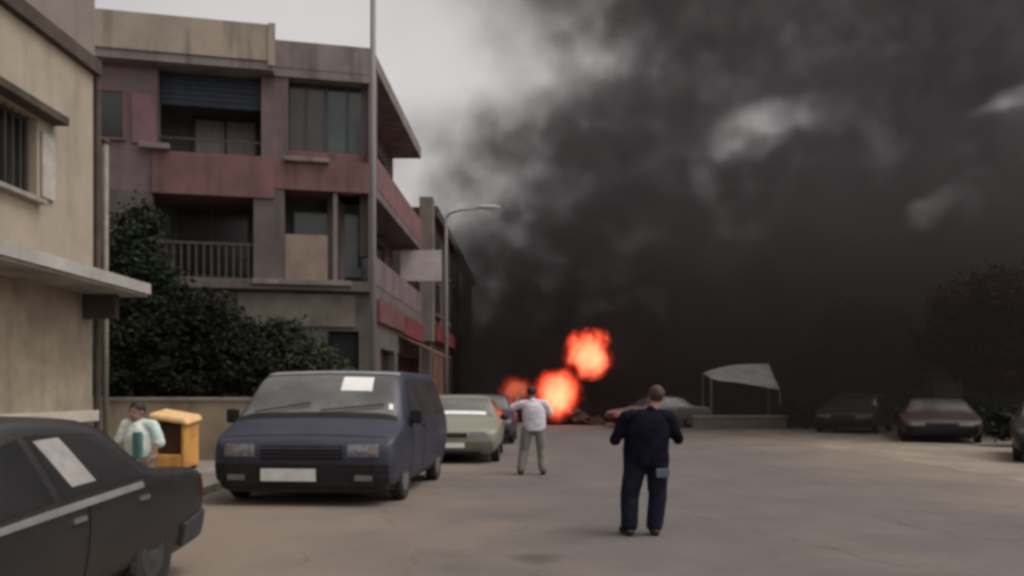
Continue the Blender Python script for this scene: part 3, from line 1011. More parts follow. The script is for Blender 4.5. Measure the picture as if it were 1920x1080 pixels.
def front_z(S, x, z, lo=0.0, hi=0.6):
    """how far back the nose lies at local x, z (looking from the front)"""
    for i in range(0, 121):
        u = lo + (hi - lo) * i / 120
        r = [S.pt(u, k * 0.25, 1) for k in range(29)]
        zs = [p.z for p in r]
        if min(zs) <= z <= max(zs):
            xm = 0
            for a, b in zip(r, r[1:]):
                if (a.z - z) * (b.z - z) <= 0 and abs(a.z - b.z) > 1e-9:
                    k = (z - a.z) / (b.z - a.z)
                    xm = max(xm, a.x + (b.x - a.x) * k)
            if xm >= abs(x):
                return u
    return hi


def nose_patch(S, x0, x1, z0, z1, lift=0.012, th=0.05, nx=8, nz=5):
    P, N = [], []
    for i in range(nx + 1):
        rp, rn = [], []
        for j in range(nz + 1):
            x = x0 + (x1 - x0) * i / nx
            z = z0 + (z1 - z0) * j / nz
            rp.append(Vector((x, front_z(S, x, z) - lift, z)))
            rn.append(Vector((0, -1, 0)))
        P.append(rp)
        N.append(rn)
    return MB().slab(P, N, th)


def paint_mat(name, col, dust=(0.20, 0.17, 0.14), amt=0.35, rough=0.38):
    m = mat(name, col, rough=rough, col2=tuple(a * (1 - amt) + b * amt for a, b in zip(col, dust)), scale=1.6, lo=0.42, hi=0.8, coat=0.15)
    return m


M_dustglass = mat('dusty_windscreen', (0.145, 0.145, 0.140), rough=0.16, col2=(0.065, 0.065, 0.064), scale=0.9, lo=0.35, hi=0.62, coat=0.3)

# --- blue van
M_sideglass = mat('dusty_side_glass', (0.030, 0.030, 0.030), rough=0.6, var=0.3, scale=2.0, spec=0.15)
M_vanp = paint_mat('van_blue_paint', (0.022, 0.023, 0.043), amt=0.12, rough=0.55)
vt, VS, vws = vehicle('parked_van', 'dusty dark blue van parked facing the camera with a white paper in its windscreen', 'van',
                      VAN, 1.44, (-3.0, 11.36, 0), R(-5), M_vanp, M_dustglass, (0.85, 3.55), 0.32, 'van', ((0.80, 5.25), (1.42, 5.35)), rear=None)
W = 0.95 * 1.44
# dark central mullion shadow of the cab pillar seen through the glass is left to the glass noise
wp = part('sticker', VS.patch([(1.12, 7.28), (1.36, 7.28), (1.36, 7.74), (1.12, 7.74)], -1, 0.010, 0.004, 4, 4), M_white, vws)
tag(wp, 'white paper behind the windscreen')
part('sticker', VS.patch([(0.88, 8.28), (0.96, 8.28), (0.96, 8.50), (0.88, 8.50)], -1, 0.010, 0.004, 3, 3), M_white, vws)
part('roof_edge', VS.patch([(1.50, 5.3), (1.62, 5.3), (1.62, 8.7), (1.50, 8.7)], 1, 0.006, 0.02, 3, 22), mat('pale_roof_lip', (0.26, 0.26, 0.255), rough=0.5, var=0.1), vt)
part('grille', nose_patch(VS, -0.60 * W / 1.4, 0.42 * W / 1.4 + 0.2, 0.66, 0.86, 0.014, 0.05, 14, 5), M_black, vt)
gr_me = None
for i in range(3):
    part('grille_slat', nose_patch(VS, -0.58, 0.58, 0.70 + i * 0.055, 0.715 + i * 0.055, 0.030, 0.02, 10, 1), mat('grille_slat_paint', (0.03, 0.03, 0.045), rough=0.5), vt)
for sd in (-1, 1):
    xa, xb = sorted((sd * 0.68, sd * 1.12))
    h = part('headlight', nose_patch(VS, xa, xb, 0.70, 0.88, 0.012, 0.05, 8, 5), M_lamp, vt)
    xa, xb = sorted((sd * 0.98, sd * 1.11))
    part('indicator', nose_patch(VS, xa, xb, 0.71, 0.87, 0.022, 0.03, 4, 4), mat('indicator_lens', (0.15, 0.12, 0.10), rough=0.2, coat=0.5), h)
    xa, xb = sorted((sd * 0.80, sd * 1.05))
    part('fog_lamp', nose_patch(VS, xa, xb, 0.37, 0.45, 0.07, 0.03, 5, 3), mat('fog_lens', (0.14, 0.14, 0.14), rough=0.25), vt)
bm_ = part('bumper', nose_patch(VS, -1.26, 1.26, 0.24, 0.60, 0.055, 0.12, 26, 6), M_black, vt, smooth=False)
part('bumper_lip', nose_patch(VS, -1.22, 1.22, 0.19, 0.235, 0.075, 0.12, 20, 2), mat('grey_lip', (0.035, 0.035, 0.036), rough=0.6), bm_)
npl = part('number_plate', nose_patch(VS, -0.56, 0.24, 0.36, 0.535, 0.075, 0.02, 6, 3), mat('plate_white', (0.62, 0.62, 0.60), rough=0.5, var=0.08, scale=9), vt)
part('plate_holder', nose_patch(VS, -0.60, 0.28, 0.335, 0.56, 0.066, 0.012, 6, 3), M_black, npl)
part('bonnet_seam', VS.patch([(0.17, 5.15), (0.19, 5.15), (0.19, 8.85), (0.17, 8.85)], 1, 0.003, 0.004, 2, 20), M_black, vt)
part('cowl', VS.patch([(0.69, 5.2), (0.79, 5.2), (0.79, 8.8), (0.69, 8.8)], 1, 0.005, 0.01, 3, 20), M_black, vt)
for (x0, x1) in ((-0.85, -0.05), (0.05, 0.85)):
    a = VS.pt(0.80, 6.95 if x0 > -0.2 else 5.9, 1 if x0 > 0 else -1) + Vector((0, -0.03, 0.03))
    b = VS.pt(0.92, 5.9 if x0 > -0.2 else 6.8, 1 if x0 > 0 else -1) + Vector((0, -0.03, 0.03))
    part('wiper', MB().tube([a, b], 0.012, 6), M_black, vt)
for sd in (-1, 1):
    part('side_window', VS.patch([(0.98, 4.12), (1.62, 4.86), (2.05, 4.86), (2.05, 4.12)], sd, 0.004, 0.015, 10, 5), M_sideglass, vt)
    part('side_window', VS.patch([(2.15, 4.12), (2.15, 4.86), (3.15, 4.86), (3.15, 4.12)], sd, 0.004, 0.015, 6, 5), M_sideglass, vt)
    part('side_window', VS.patch([(3.25, 4.12), (3.25, 4.86), (4.10, 4.86), (4.15, 4.12)], sd, 0.004, 0.015, 6, 5), M_sideglass, vt)
    dpt = part('door', VS.patch([(1.18, 2.15), (1.18, 4.05), (2.08, 4.05), (2.08, 2.15)], sd, 0.007, 0.02, 8, 8), M_vanp, vt)
    part('door_handle', VS.patch([(1.92, 3.72), (1.92, 3.82), (2.05, 3.82), (2.05, 3.72)], sd, 0.035, 0.03, 2, 2), M_black, dpt)
    part('door', VS.patch([(2.12, 2.15), (2.12, 4.05), (3.05, 4.05), (3.05, 2.15)], sd, 0.007, 0.02, 8, 8), M_vanp, vt)
    mb = MB()
    xm = VS.pt(1.0, 4.2, 1).x
    xa, xb = sorted((sd * (xm + 0.03), sd * (xm + 0.22)))
    mir = part('wing_mirror', mb.box(xa, xb, 0.97, 1.08, 1.14, 1.36), M_black, vt, bevel=0.035)
    xa, xb = sorted((sd * (xm - 0.03), sd * (xm + 0.06)))
    part('mirror_stalk', MB().box(xa, xb, 1.0, 1.06, 1.09, 1.16), M_black, mir, bevel=0.01)

# --- dark sedan in the near left corner
M_sed = paint_mat('sedan_dark_paint', (0.015, 0.015, 0.0155), amt=0.09, rough=0.42)
sx_ = 1.22
st_, SS, sws = vehicle('parked_sedan', 'dark grey sedan cut by the left frame edge, a white paper in its side window', 'car',
                       [(a, b, c, d + (0.035 if d > 1.2 else 0.0), e, f, g) for (a, b, c, d, e, f, g) in SEDAN], sx_, (-4.03, 2.95, 0), R(-2.6), M_sed, M_glass_dark, (0.80, 3.45), 0.31, 'sedan', ((1.24, 5.25), (1.93, 5.35)), rear=((3.29, 5.3), (3.70, 5.25)), rim=mat('dark_steel_rim', (0.045, 0.043, 0.042), rough=0.6))
for sd in (-1, 1):
    part('side_window', SS.patch([(1.50, 4.10), (1.98, 4.86), (2.18, 4.88), (2.18, 4.10)], sd, 0.004, 0.015, 8, 6), M_glass_dark, st_)
    wn = part('side_window', SS.patch([(2.26, 4.10), (2.26, 4.88), (3.04, 4.86), (3.34, 4.10)], sd, 0.004, 0.015, 8, 6), M_glass_dark, st_)
    if sd == 1:
        pp = part('sunshade', SS.patch([(2.40, 4.22), (2.30, 4.78), (2.58, 4.80), (2.68, 4.22)], sd, 0.010, 0.004, 4, 4), mat('pale_sunshade', (0.27, 0.25, 0.235), var=0.12, scale=9), wn)
        tag(pp, 'crumpled white paper in the side window')
    part('chrome_strip', SS.patch([(0.9, 3.80), (0.9, 3.98), (3.22, 3.98), (3.22, 3.80)], sd, 0.014, 0.014, 14, 2), mat('bright_trim', (0.20, 0.20, 0.195), rough=0.35, var=0.1), st_)
    d1 = part('door', SS.patch([(1.40, 2.2), (1.40, 3.80), (2.46, 3.80), (2.46, 2.2)], sd, 0.007, 0.02, 8, 8), M_sed, st_)
    part('door_handle', SS.patch([(2.28, 3.52), (2.28, 3.62), (2.42, 3.62), (2.42, 3.52)], sd, 0.03, 0.025, 2, 2), M_chrome, d1)
    d2 = part('door', SS.patch([(2.50, 2.2), (2.50, 3.80), (3.32, 3.80), (3.05, 2.2)], sd, 0.007, 0.02, 8, 8), M_sed, st_)
    part('door_handle', SS.patch([(3.12, 3.52), (3.12, 3.62), (3.26, 3.62), (3.26, 3.52)], sd, 0.03, 0.025, 2, 2), M_chrome, d2)
    part('tail_light', SS.patch([(4.30, 3.2), (4.30, 3.9), (4.46, 3.9), (4.46, 3.2)], sd, 0.008, 0.02, 5, 4), mat('tail_lens', (0.10, 0.02, 0.02), rough=0.2, coat=0.4), st_)
    part('rear_bumper', SS.patch([(3.92, 1.95), (3.92, 2.55), (4.47, 2.75), (4.47, 1.95)], sd, 0.03, 0.03, 7, 4), mat('grey_bumper', (0.045, 0.045, 0.046), rough=0.55), st_)
    part('wing_mirror', MB().ball((sd * (SS.pt(1.2, 4.2).x + 0.10), 1.18, 0.98), (0.10, 0.06, 0.08), 12, 8), M_black, st_, smooth=True)
part('trunk_seam', SS.patch([(3.90, 5.1), (3.915, 5.1), (3.915, 8.9), (3.90, 8.9)], 1, 0.003, 0.004, 2, 16), M_black, st_)


def plain_car(label, st, xs, loc, rz, paint, glass, group, plate_col=None, name='parked_car', bright_strip=False):
    hatch = st is HATCH
    ws = ((1.10, 5.25), (1.73, 5.35)) if hatch else ((1.24, 5.25), (1.93, 5.35))
    rr = ((3.43, 5.3), (3.90, 5.2)) if hatch else ((3.29, 5.3), (3.70, 5.25))
    ax = (0.72, 3.20) if hatch else (0.80, 3.45)
    t, S, w_ = vehicle(name, label, 'car', st, xs, loc, rz, paint, glass, ax, 0.30, 'car', ws, group, rear=rr)
    k = xs
    zl = 0.62 if hatch else 0.55
    for sd in (-1, 1):
        xa, xb = sorted((sd * 0.36 * k, sd * 0.66 * k))
        part('headlight', nose_patch(S, xa, xb, zl, zl + 0.10, 0.010, 0.05, 6, 3), M_lamp, t)
        if hatch:
            q = [[(1.42, 4.10), (1.80, 4.86), (2.20, 4.88), (2.20, 4.10)], [(2.28, 4.10), (2.28, 4.88), (3.30, 4.86), (3.42, 4.10)]]
            dd = [(1.25, 2.22), (2.26, 3.22)]
        else:
            q = [[(1.62, 4.10), (2.02, 4.86), (2.45, 4.88), (2.45, 4.10)], [(2.53, 4.10), (2.53, 4.88), (3.04, 4.86), (3.34, 4.10)]]
            dd = [(1.40, 2.46), (2.50, 3.05)]
        for qq in q:
            part('side_window', S.patch(qq, sd, 0.004, 0.015, 8, 5), M_glass_dark, t)
        for (a, b) in dd:
            d = part('door', S.patch([(a, 2.2), (a, 3.85), (b, 3.85), (b, 2.2)], sd, 0.007, 0.02, 6, 6), paint, t)
            part('door_handle', S.patch([(b - 0.2, 3.5), (b - 0.2, 3.62), (b - 0.05, 3.62), (b - 0.05, 3.5)], sd, 0.03, 0.025, 2, 2), M_black, d)
        xm = S.pt(1.4, 4.2).x
        part('wing_mirror', MB().ball((sd * (xm + 0.10), 1.42, 1.02), (0.10, 0.06, 0.08), 12, 8), M_black, t, smooth=True)
    part('grille', nose_patch(S, -0.32 * k, 0.32 * k, zl - 0.02, zl + 0.08, 0.012, 0.05, 8, 3), M_black, t)
    bmp = part('bumper', nose_patch(S, -0.74 * k, 0.74 * k, 0.28, 0.50, 0.05, 0.12, 18, 5), M_black if not bright_strip else mat('beige_bumper', (0.12, 0.115, 0.09), rough=0.6), t)
    part('lower_grille', nose_patch(S, -0.55 * k, 0.55 * k, 0.23, 0.275, 0.045, 0.1, 10, 2), M_black, bmp)
    if plate_col:
        part('number_plate', nose_patch(S, -0.28 * k, 0.28 * k, 0.37, 0.48, 0.065, 0.02, 4, 2), plate_col, t)
    return t, S, w_


GP = 'cars parked along the street'
M_beigep = paint_mat('champagne_paint', (0.23, 0.22, 0.17), amt=0.25, rough=0.4)
M_paleglass = mat('bright_dusty_glass', (0.15, 0.155, 0.135), rough=0.2, col2=(0.085, 0.09, 0.08), scale=1.2, coat=0.3)
c2, S2, w2 = plain_car('beige hatchback parked behind the blue van, facing the camera', HATCH, 1.34, (-1.44, 18.0, 0), R(-1), M_beigep, M_paleglass, GP, M_white, bright_strip=True)
part('dash_paper', S2.patch([(1.13, 5.9), (1.24, 5.9), (1.24, 8.1), (1.13, 8.1)], 1, 0.010, 0.004, 2, 12), M_white, w2)
M_plum = paint_mat('plum_paint', (0.05, 0.035, 0.055), amt=0.15)
plain_car('dark plum car half hidden behind the beige hatchback', HATCH, 1.30, (-1.05, 24.6, 0), R(-2), M_plum, M_paleglass, GP, None)
GR = 'cars parked on the far verge'
M_maroonp = paint_mat('maroon_paint', (0.040, 0.015, 0.015), amt=0.12, rough=0.55)
M_hazglass = mat('hazy_windscreen', (0.12, 0.105, 0.105), rough=0.2, var=0.3, scale=1.2, coat=0.3)
plain_car('dark maroon sedan parked on the verge beside the gate pillar', SEDAN, 1.36, (13.55, 25.2, 0), R(-24), M_maroonp, M_hazglass, GR, None)
M_greenp = paint_mat('dark_green_paint', (0.022, 0.028, 0.026), amt=0.12)
plain_car('dark green hatchback parked between the low wall and the maroon sedan', HATCH, 1.34, (12.9, 31.2, 0), R(-36), M_greenp, M_glass_dark, GR, None)
M_blackp = paint_mat('black_paint', (0.016, 0.017, 0.016), amt=0.1)
plain_car('black hatchback cut by the right frame edge', HATCH, 1.34, (12.35, 17.6, 0), R(-32), M_blackp, M_hazglass, GR, None)
M_greyp = paint_mat('pale_grey_paint', (0.22, 0.21, 0.21), amt=0.2)
plain_car('pale grey car far down the street behind the man in navy', SEDAN, 1.34, (4.55, 36.9, 0), R(-78), M_greyp, M_hazglass, None, None)

# ------------------------------------------------------------------ far verge: low wall, canopy, pillar
lw = thing('low_wall', 'low pale concrete wall along the end of the street', 'wall', (9.9, 34.9, 0))
part('wall', MB().box(-2.0, 2.1, 0, 0.25, -0.02, 0.50), mat('pale_concrete', (0.25, 0.22, 0.20), var=0.15, scale=1.0, grime=0.2, bump=0.2), lw)
part('coping', MB().box(-2.05, 2.15, -0.04, 0.29, 0.502, 0.59), mat('pale_coping', (0.36, 0.33, 0.30), var=0.12, scale=1.2), lw, bevel=0.01)

cp = thing('canopy', 'pale sheet canopy on poles above the low wall', 'canopy', (10.9, 37.4, 0))
tp = []
tn = []
for i in range(9):
    r_, n_ = [], []
    for j in range(7):
        s, q = i / 8, j / 6
        x = -1.6 + 3.2 * s
        y = -0.1 + 1.7 * q
        drop = (1 - q) * (0.30 + 1.0 * s ** 0.65) + 0.45 * (1 - s) ** 3
        z = 3.0 - drop - 0.12 * math.sin(math.pi * s) * math.sin(math.pi * q)
        r_.append(Vector((x, y, z)))
        n_.append(Vector((0, -0.6, 0.8)))
    tp.append(r_)
    tn.append(n_)
part('sheet', MB().slab(tp, tn, 0.015), mat('pale_tarpaulin', (0.60, 0.575, 0.55), rough=0.7, var=0.15, scale=1.5), cp, smooth=True)
for (x, y, h) in ((-1.6, -0.06, 2.23), (1.6, -0.06, 1.67), (-1.6, 1.58, 2.52), (1.6, 1.58, 2.96)):
    part('pole', MB().tube([(x, y, -0.02), (x, y, h)], 0.045, 8), mat('pale_pole', (0.30, 0.28, 0.27), var=0.1), cp)

gp_ = thing('gate_pillar', 'square pale grey gate pillar standing behind the maroon sedan', 'pillar', (19.4, 36.0, 0))
part('shaft', MB().box(-0.62, 0.62, -0.4, 0.4, -0.02, 2.30), mat('grey_pillar', (0.16, 0.14, 0.14), var=0.15, scale=1.2, grime=0.3), gp_, bevel=0.01)
part('cap', MB().box(-0.72, 0.72, -0.5, 0.5, 2.302, 2.45), M_pier, gp_, bevel=0.02)

# ------------------------------------------------------------------ orange bin and crate on the pavement
M_or = mat('orange_plastic', (0.72, 0.36, 0.10), rough=0.55, var=0.14, scale=4)
M_or2 = mat('faded_orange_lid', (0.80, 0.50, 0.24), rough=0.6, var=0.1, scale=4)
M_dkbrown = mat('brown_inside', (0.06, 0.022, 0.008), rough=0.8, var=0.2)
BP = at(336, 735, 15.6)
ob = thing('litter_bin', 'orange litter bin with a dark open front by the tan wall', 'bin', (BP.x - 0.04, 15.6, 0.12), R(-6))
ob.scale = (0.92, 0.92, 1.0)
tub = MB()
tub.box(-0.42, -0.30, -0.3, 0.3, 0.05, 0.98).box(0.24, 0.34, -0.3, 0.3, 0.05, 0.98).box(-0.298, 0.238, 0.22, 0.3, 0.05, 0.98).box(-0.298, 0.238, -0.3, 0.218, 0.05, 0.30)
part('tub', tub, M_or, ob, bevel=0.035)
part('liner', MB().box(-0.295, 0.235, -0.22, 0.215, 0.302, 0.86), M_dkbrown, ob)
ld = MB()
ld.quadbox([(-0.46, -0.36, 0.98), (0.42, -0.36, 0.86), (0.42, 0.34, 0.95), (-0.46, 0.34, 1.08), (-0.44, -0.34, 1.10), (0.36, -0.34, 0.98), (0.36, 0.32, 1.06), (-0.44, 0.32, 1.18)])
part('lid', ld, M_or2, ob, bevel=0.045)
for x in (-0.34, 0.26):
    part('wheel', MB().lathe([(0.08, -0.03), (0.08, 0.03)], 'x', 14, (x, 0.22, 0.08)), M_rubber, ob)

# ------------------------------------------------------------------ people
FOLDS = bpy.data.textures.new('cloth_folds', 'CLOUDS')
FOLDS.noise_scale = 0.11
FOLDS.noise_depth = 2


def remesh_obj(name, mb, m, parent, voxel, smooth_it=4, folds=0.0):
    me = mb.mesh(name)
    o = link(name, me, None, parent)
    md = o.modifiers.new('r', 'REMESH')
    md.mode = 'VOXEL'
    md.voxel_size = voxel
    md2 = o.modifiers.new('s', 'SMOOTH')
    md2.iterations = smooth_it
    md2.factor = 0.5
    if folds:
        md3 = o.modifiers.new('d', 'DISPLACE')
        md3.texture = FOLDS
        md3.strength = folds
        md3.mid_level = 0.33
    dg = bpy.context.evaluated_depsgraph_get()
    me2 = bpy.data.meshes.new_from_object(o.evaluated_get(dg))
    o.modifiers.clear()
    o.data = me2
    me2.materials.clear()
    me2.materials.append(m)
    for p in me2.polygons:
        p.use_smooth = True
    return o


def hand(mb, wrist, elbow, curl=0.9, thumb_side=1.0, s=1.0):
    """palm with five bent fingers continuing the forearm"""
    wrist, elbow = Vector(wrist), Vector(elbow)
    d = (wrist - elbow).normalized()
    side = d.cross(Vector((0, 0, 1)))
    side = side.normalized() if side.length > 0.1 else Vector((1, 0, 0))
    nrm = side.cross(d).normalized()      # back of the hand
    for k in range(4):
        o = (k - 1.5) * 0.021 * s
        mb.limb([wrist + side * o * 0.6, wrist + d * 0.085 * s + side * o], [0.016 * s, 0.013 * s])
        ln = (0.030, 0.034, 0.032, 0.025)[k] * s
        a = wrist + d * 0.088 * s + side * o
        pts = [a]
        ang = 0.0
        for j in range(3):
            ang += curl * (0.5 + 0.2 * j)
            pts.append(pts[-1] + (d * math.cos(ang) - nrm * math.sin(ang)) * ln * (1.0 - 0.15 * j))
        mb.limb(pts, [0.0095 * s, 0.009 * s, 0.0085 * s, 0.0075 * s])
    b = wrist + d * 0.03 * s + side * thumb_side * 0.03 * s
    mb.limb([b, b + d * 0.03 * s + side * thumb_side * 0.028 * s - nrm * 0.01, b + d * 0.058 * s + side * thumb_side * 0.036 * s - nrm * 0.022], [0.013 * s, 0.011 * s, 0.009 * s])


def person(label, loc, rz, J, mats, group, xs=1.0, hair_style='short', shoe='dark'):
    """J: joints in metres (local, facing +y). mats: skin, shirt, trousers, hair, shoes"""
    t = thing('person', label, 'person', loc, rz, group)
    X = lambda p: Vector((p[0] * xs, p[1], p[2]))
    J = {k: X(v) for k, v in J.items()}
    skin, shirt, trous, hairm, shoem = mats
    hd = J['head']
    k = J.get('hs', Vector((1, 1, 1))).y
    body = MB()
    body.ball(hd + Vector((0, -0.01, 0.02)), (0.080 * k * max(1, xs * 0.93), 0.098 * k, 0.105 * k), 18, 14)
    body.ball(hd + Vector((0, 0.018, -0.06 * k)), (0.062 * k * max(1, xs * 0.93), 0.075 * k, 0.068 * k), 16, 12)
    body.limb([hd + Vector((0, 0.085 * k, 0.0)), hd + Vector((0, 0.105 * k, -0.03 * k))], [0.010 * k, 0.015 * k])      # nose
    body.limb([hd + Vector((-0.022, 0.086 * k, -0.068 * k)), hd + Vector((0.022, 0.086 * k, -0.068 * k))], [0.010, 0.010])  # lips
    for sd in (-1, 1):
        body.ball(hd + Vector((sd * 0.080 * k * max(1, xs * 0.93), -0.005, -0.012)), (0.013, 0.022, 0.033), 10, 8)          # ears
    body.limb([hd + Vector((0, -0.015, -0.07)), J['neck']], [0.056 * k, 0.062 * k])
    body.limb([J['neck'], J['chest'], J['belly'], J['pelvis']], [0.07, 0.10, 0.10, 0.10])
    for s in 'lr':
        body.limb([J['sh_' + s], J['el_' + s], J['ha_' + s]], [0.055, 0.042, 0.030])
        hand(body, J['ha_' + s], J['el_' + s], thumb_side=1 if s == 'l' else -1)
        body.limb([J['hip_' + s], J['kn_' + s], J['an_' + s]], [0.085, 0.058, 0.042])
        body.limb([J['an_' + s] + Vector((0, -0.03, -0.03)), J['toe_' + s]], [0.042, 0.03])
    b = remesh_obj('body', body, skin, t, 0.0095, 3)
    eye = mat('eye_dark', (0.02, 0.016, 0.013), rough=0.2)
    for sd in (-1, 1):
        part('eye', MB().ball(hd + Vector((sd * 0.032, 0.083 * k, 0.004)), (0.013, 0.012, 0.009), 10, 8), eye, t, smooth=True)
    # shirt: torso shell and sleeves
    sh = MB()
    hem = J['hem']
    gx, gy = J['girth'].x, J['girth'].y
    shw = (J['sh_r'].x - J['sh_l'].x) / 2
    shc = (J['sh_r'] + J['sh_l']) / 2
    rings = [(hem, gx * 0.97, gy), (hem.lerp(J['belly'], 0.5), gx, gy * 1.03), (J['belly'], gx * 0.98, gy * 1.02),
             (J['chest'], max(gx * 0.98, shw * 0.93), 0.150), (shc + Vector((0, 0, -0.03)), shw * 0.96, 0.125), (shc + Vector((0, 0, 0.045)), shw * 0.70, 0.085), (J['neck'] + Vector((0, 0, 0.015)), 0.07, 0.07)]
    NS = 22
    for (c, rx, ry) in rings:
        sh.v += [(c.x + rx * math.cos(6.28319 * q / NS), c.y + ry * math.sin(6.28319 * q / NS), c.z) for q in range(NS)]
    for i in range(len(rings) - 1):
        sh.f += [(i * NS + q, i * NS + (q + 1) % NS, (i + 1) * NS + (q + 1) % NS, (i + 1) * NS + q) for q in range(NS)]
    sh.f += [tuple(range(NS))[::-1], tuple((len(rings) - 1) * NS + q for q in range(NS))]
    sh.limb([J['neck'] + Vector((0, -0.01, -0.01)), J['chest']], [0.075, 0.13])
    for s in 'lr':
        sh.limb([J['neck'] + (J['sh_' + s] - J['neck']) * 0.4 + Vector((0, 0, -0.015)), J['sh_' + s]], [0.075, 0.078])
        f = J['sleeve'].x
        if f <= 1:
            sh.limb([J['sh_' + s], J['sh_' + s] + (J['el_' + s] - J['sh_' + s]) * f], [0.078, 0.066])
        else:
            sh.limb([J['sh_' + s], J['el_' + s], J['el_' + s] + (J['ha_' + s] - J['el_' + s]) * (f - 1)], [0.078, 0.060, 0.045])
    so = remesh_obj('shirt', sh, shirt, t, 0.012, 3, 0.024)
    tr = MB()
    lw_ = J['leg'].y if 'leg' in J else 1.0
    tr.ball(J['pelvis'], (0.185 * xs, 0.135, 0.15), 16, 12)
    for s in 'lr':
        tr.limb([J['hip_' + s], J['kn_' + s], J['an_' + s] + Vector((0, 0, 0.035))], [0.118 * lw_, 0.094 * lw_, 0.086 * lw_])
    remesh_obj('trousers', tr, trous, t, 0.012, 3, 0.012)
    if 'pocket' in J:
        p = J['pocket']
        part('back_pocket', MB().box(p.x - 0.075, p.x + 0.075, p.y - 0.012, p.y + 0.012, p.z - 0.05, p.z + 0.05), mat('faded_denim', (0.10, 0.13, 0.16), var=0.15, scale=12), t, bevel=0.008)
    for s in 'lr':
        shm = MB()
        a = J['an_' + s]
        shm.limb([a + Vector((0, -0.045, -0.045)), a + Vector((0, 0.02, -0.04)), J['toe_' + s] + Vector((0, 0.01, 0.004))], [0.052, 0.056, 0.044])
        remesh_obj('shoe', shm, shoem, t, 0.009, 3)
    hr = MB()
    if hair_style == 'bald':
        hr.ball(hd + Vector((0, -0.026, -0.005)), (0.088 * k * max(1, xs * 0.93), 0.098 * k, 0.108 * k), 18, 12)
        for sd in (-1, 1):
            hr.ball(hd + Vector((sd * 0.05 * xs, -0.02, 0.0)), (0.045 * k, 0.075 * k, 0.05 * k), 12, 8)
    else:
        hr.ball(hd + Vector((0, -0.022, 0.035)), (0.089 * k * max(1, xs * 0.93), 0.104 * k, 0.100 * k), 18, 12)
    remesh_obj('hair', hr, hairm, t, 0.010, 2, 0.012)
    return t


M_skin = mat('skin', (0.34, 0.185, 0.13), rough=0.55, var=0.08, scale=12)
M_skin2 = mat('tanned_skin', (0.24, 0.135, 0.095), rough=0.55, var=0.08, scale=12)
M_navy = mat('navy_cloth', (0.009, 0.009, 0.017), rough=0.95, spec=0.06, var=0.25, scale=6, bump=0.3, bscale=30)
M_denim = mat('dark_denim', (0.012, 0.014, 0.023), rough=0.95, spec=0.08, col2=(0.028, 0.034, 0.045), scale=5, lo=0.5, hi=0.8, bump=0.3, bscale=40)
M_hair = mat('dark_hair', (0.016, 0.012, 0.010), rough=0.7, var=0.3, scale=30)
M_shoe = mat('dark_shoe', (0.018, 0.014, 0.013), rough=0.6, var=0.2)
M_whiteshirt = mat('white_cloth', (0.60, 0.56, 0.60), rough=0.9, var=0.08, scale=6, bump=0.3, bscale=30)
M_greytr = mat('grey_trousers', (0.20, 0.185, 0.165), rough=0.9, var=0.15, scale=6)
M_teal = mat('pale_teal_cloth', (0.72, 0.74, 0.70), rough=0.9, col2=(0.45, 0.58, 0.53), scale=4, lo=0.45, hi=0.6)
M_vest = mat('teal_vest', (0.07, 0.17, 0.15), rough=0.9, var=0.15, scale=6)
PG = 'people in the street'

man1 = dict(head=(0.13, 0.05, 1.565), neck=(0.07, 0.0, 1.40), chest=(0.03, 0, 1.22), belly=(0.02, 0.01, 1.00), pelvis=(0.02, 0, 0.86), hem=(0.02, 0, 0.78),
            sh_l=(-0.19, -0.01, 1.33), el_l=(-0.295, 0.03, 1.07), ha_l=(-0.12, 0.30, 1.20),
            sh_r=(0.25, -0.01, 1.33), el_r=(0.355, 0.03, 1.08), ha_r=(0.16, 0.30, 1.22),
            hip_l=(-0.09, 0, 0.80), kn_l=(-0.145, 0.02, 0.44), an_l=(-0.155, -0.02, 0.09), toe_l=(-0.20, 0.15, 0.04),
            hip_r=(0.13, 0, 0.80), kn_r=(0.14, 0.02, 0.44), an_r=(0.10, -0.02, 0.09), toe_r=(0.15, 0.15, 0.04),
            girth=(0.235, 0.16, 0), leg=(0, 1.12, 0), sleeve=(1.25, 0, 0), pocket=(0.16, -0.150, 0.715))
person('heavy-set man in navy shirt and jeans seen from behind, standing mid-road', (1.50, 9.07, 0), R(2), man1, (M_skin, M_navy, M_denim, mat('reddish_brown_hair', (0.060, 0.028, 0.024), rough=0.75, var=0.3, scale=25), M_shoe), PG, 1.12)

man2 = dict(head=(-0.01, 0.03, 1.60), neck=(0.0, 0.0, 1.44), chest=(0.02, 0, 1.26), belly=(0.03, 0, 1.05), pelvis=(0.02, 0, 0.92), hem=(0.03, 0, 0.86),
            sh_l=(-0.18, 0, 1.38), el_l=(-0.36, 0.03, 1.30), ha_l=(-0.22, 0.08, 1.54),
            sh_r=(0.21, 0, 1.38), el_r=(0.32, 0.10, 1.18), ha_r=(0.20, 0.30, 1.33),
            hip_l=(-0.09, 0, 0.88), kn_l=(-0.14, 0.03, 0.48), an_l=(-0.19, -0.02, 0.09), toe_l=(-0.22, 0.14, 0.04),
            hip_r=(0.13, 0, 0.88), kn_r=(0.16, 0.03, 0.48), an_r=(0.18, -0.02, 0.09), toe_r=(0.21, 0.14, 0.04),
            girth=(0.20, 0.14, 0), sleeve=(0.75, 0, 0))
person('man in white shirt and grey trousers before the flames, one hand at his head', (0.40, 15.7, 0), R(0), man2, (M_skin, M_whiteshirt, M_greytr, M_hair, M_shoe), PG, 1.15)

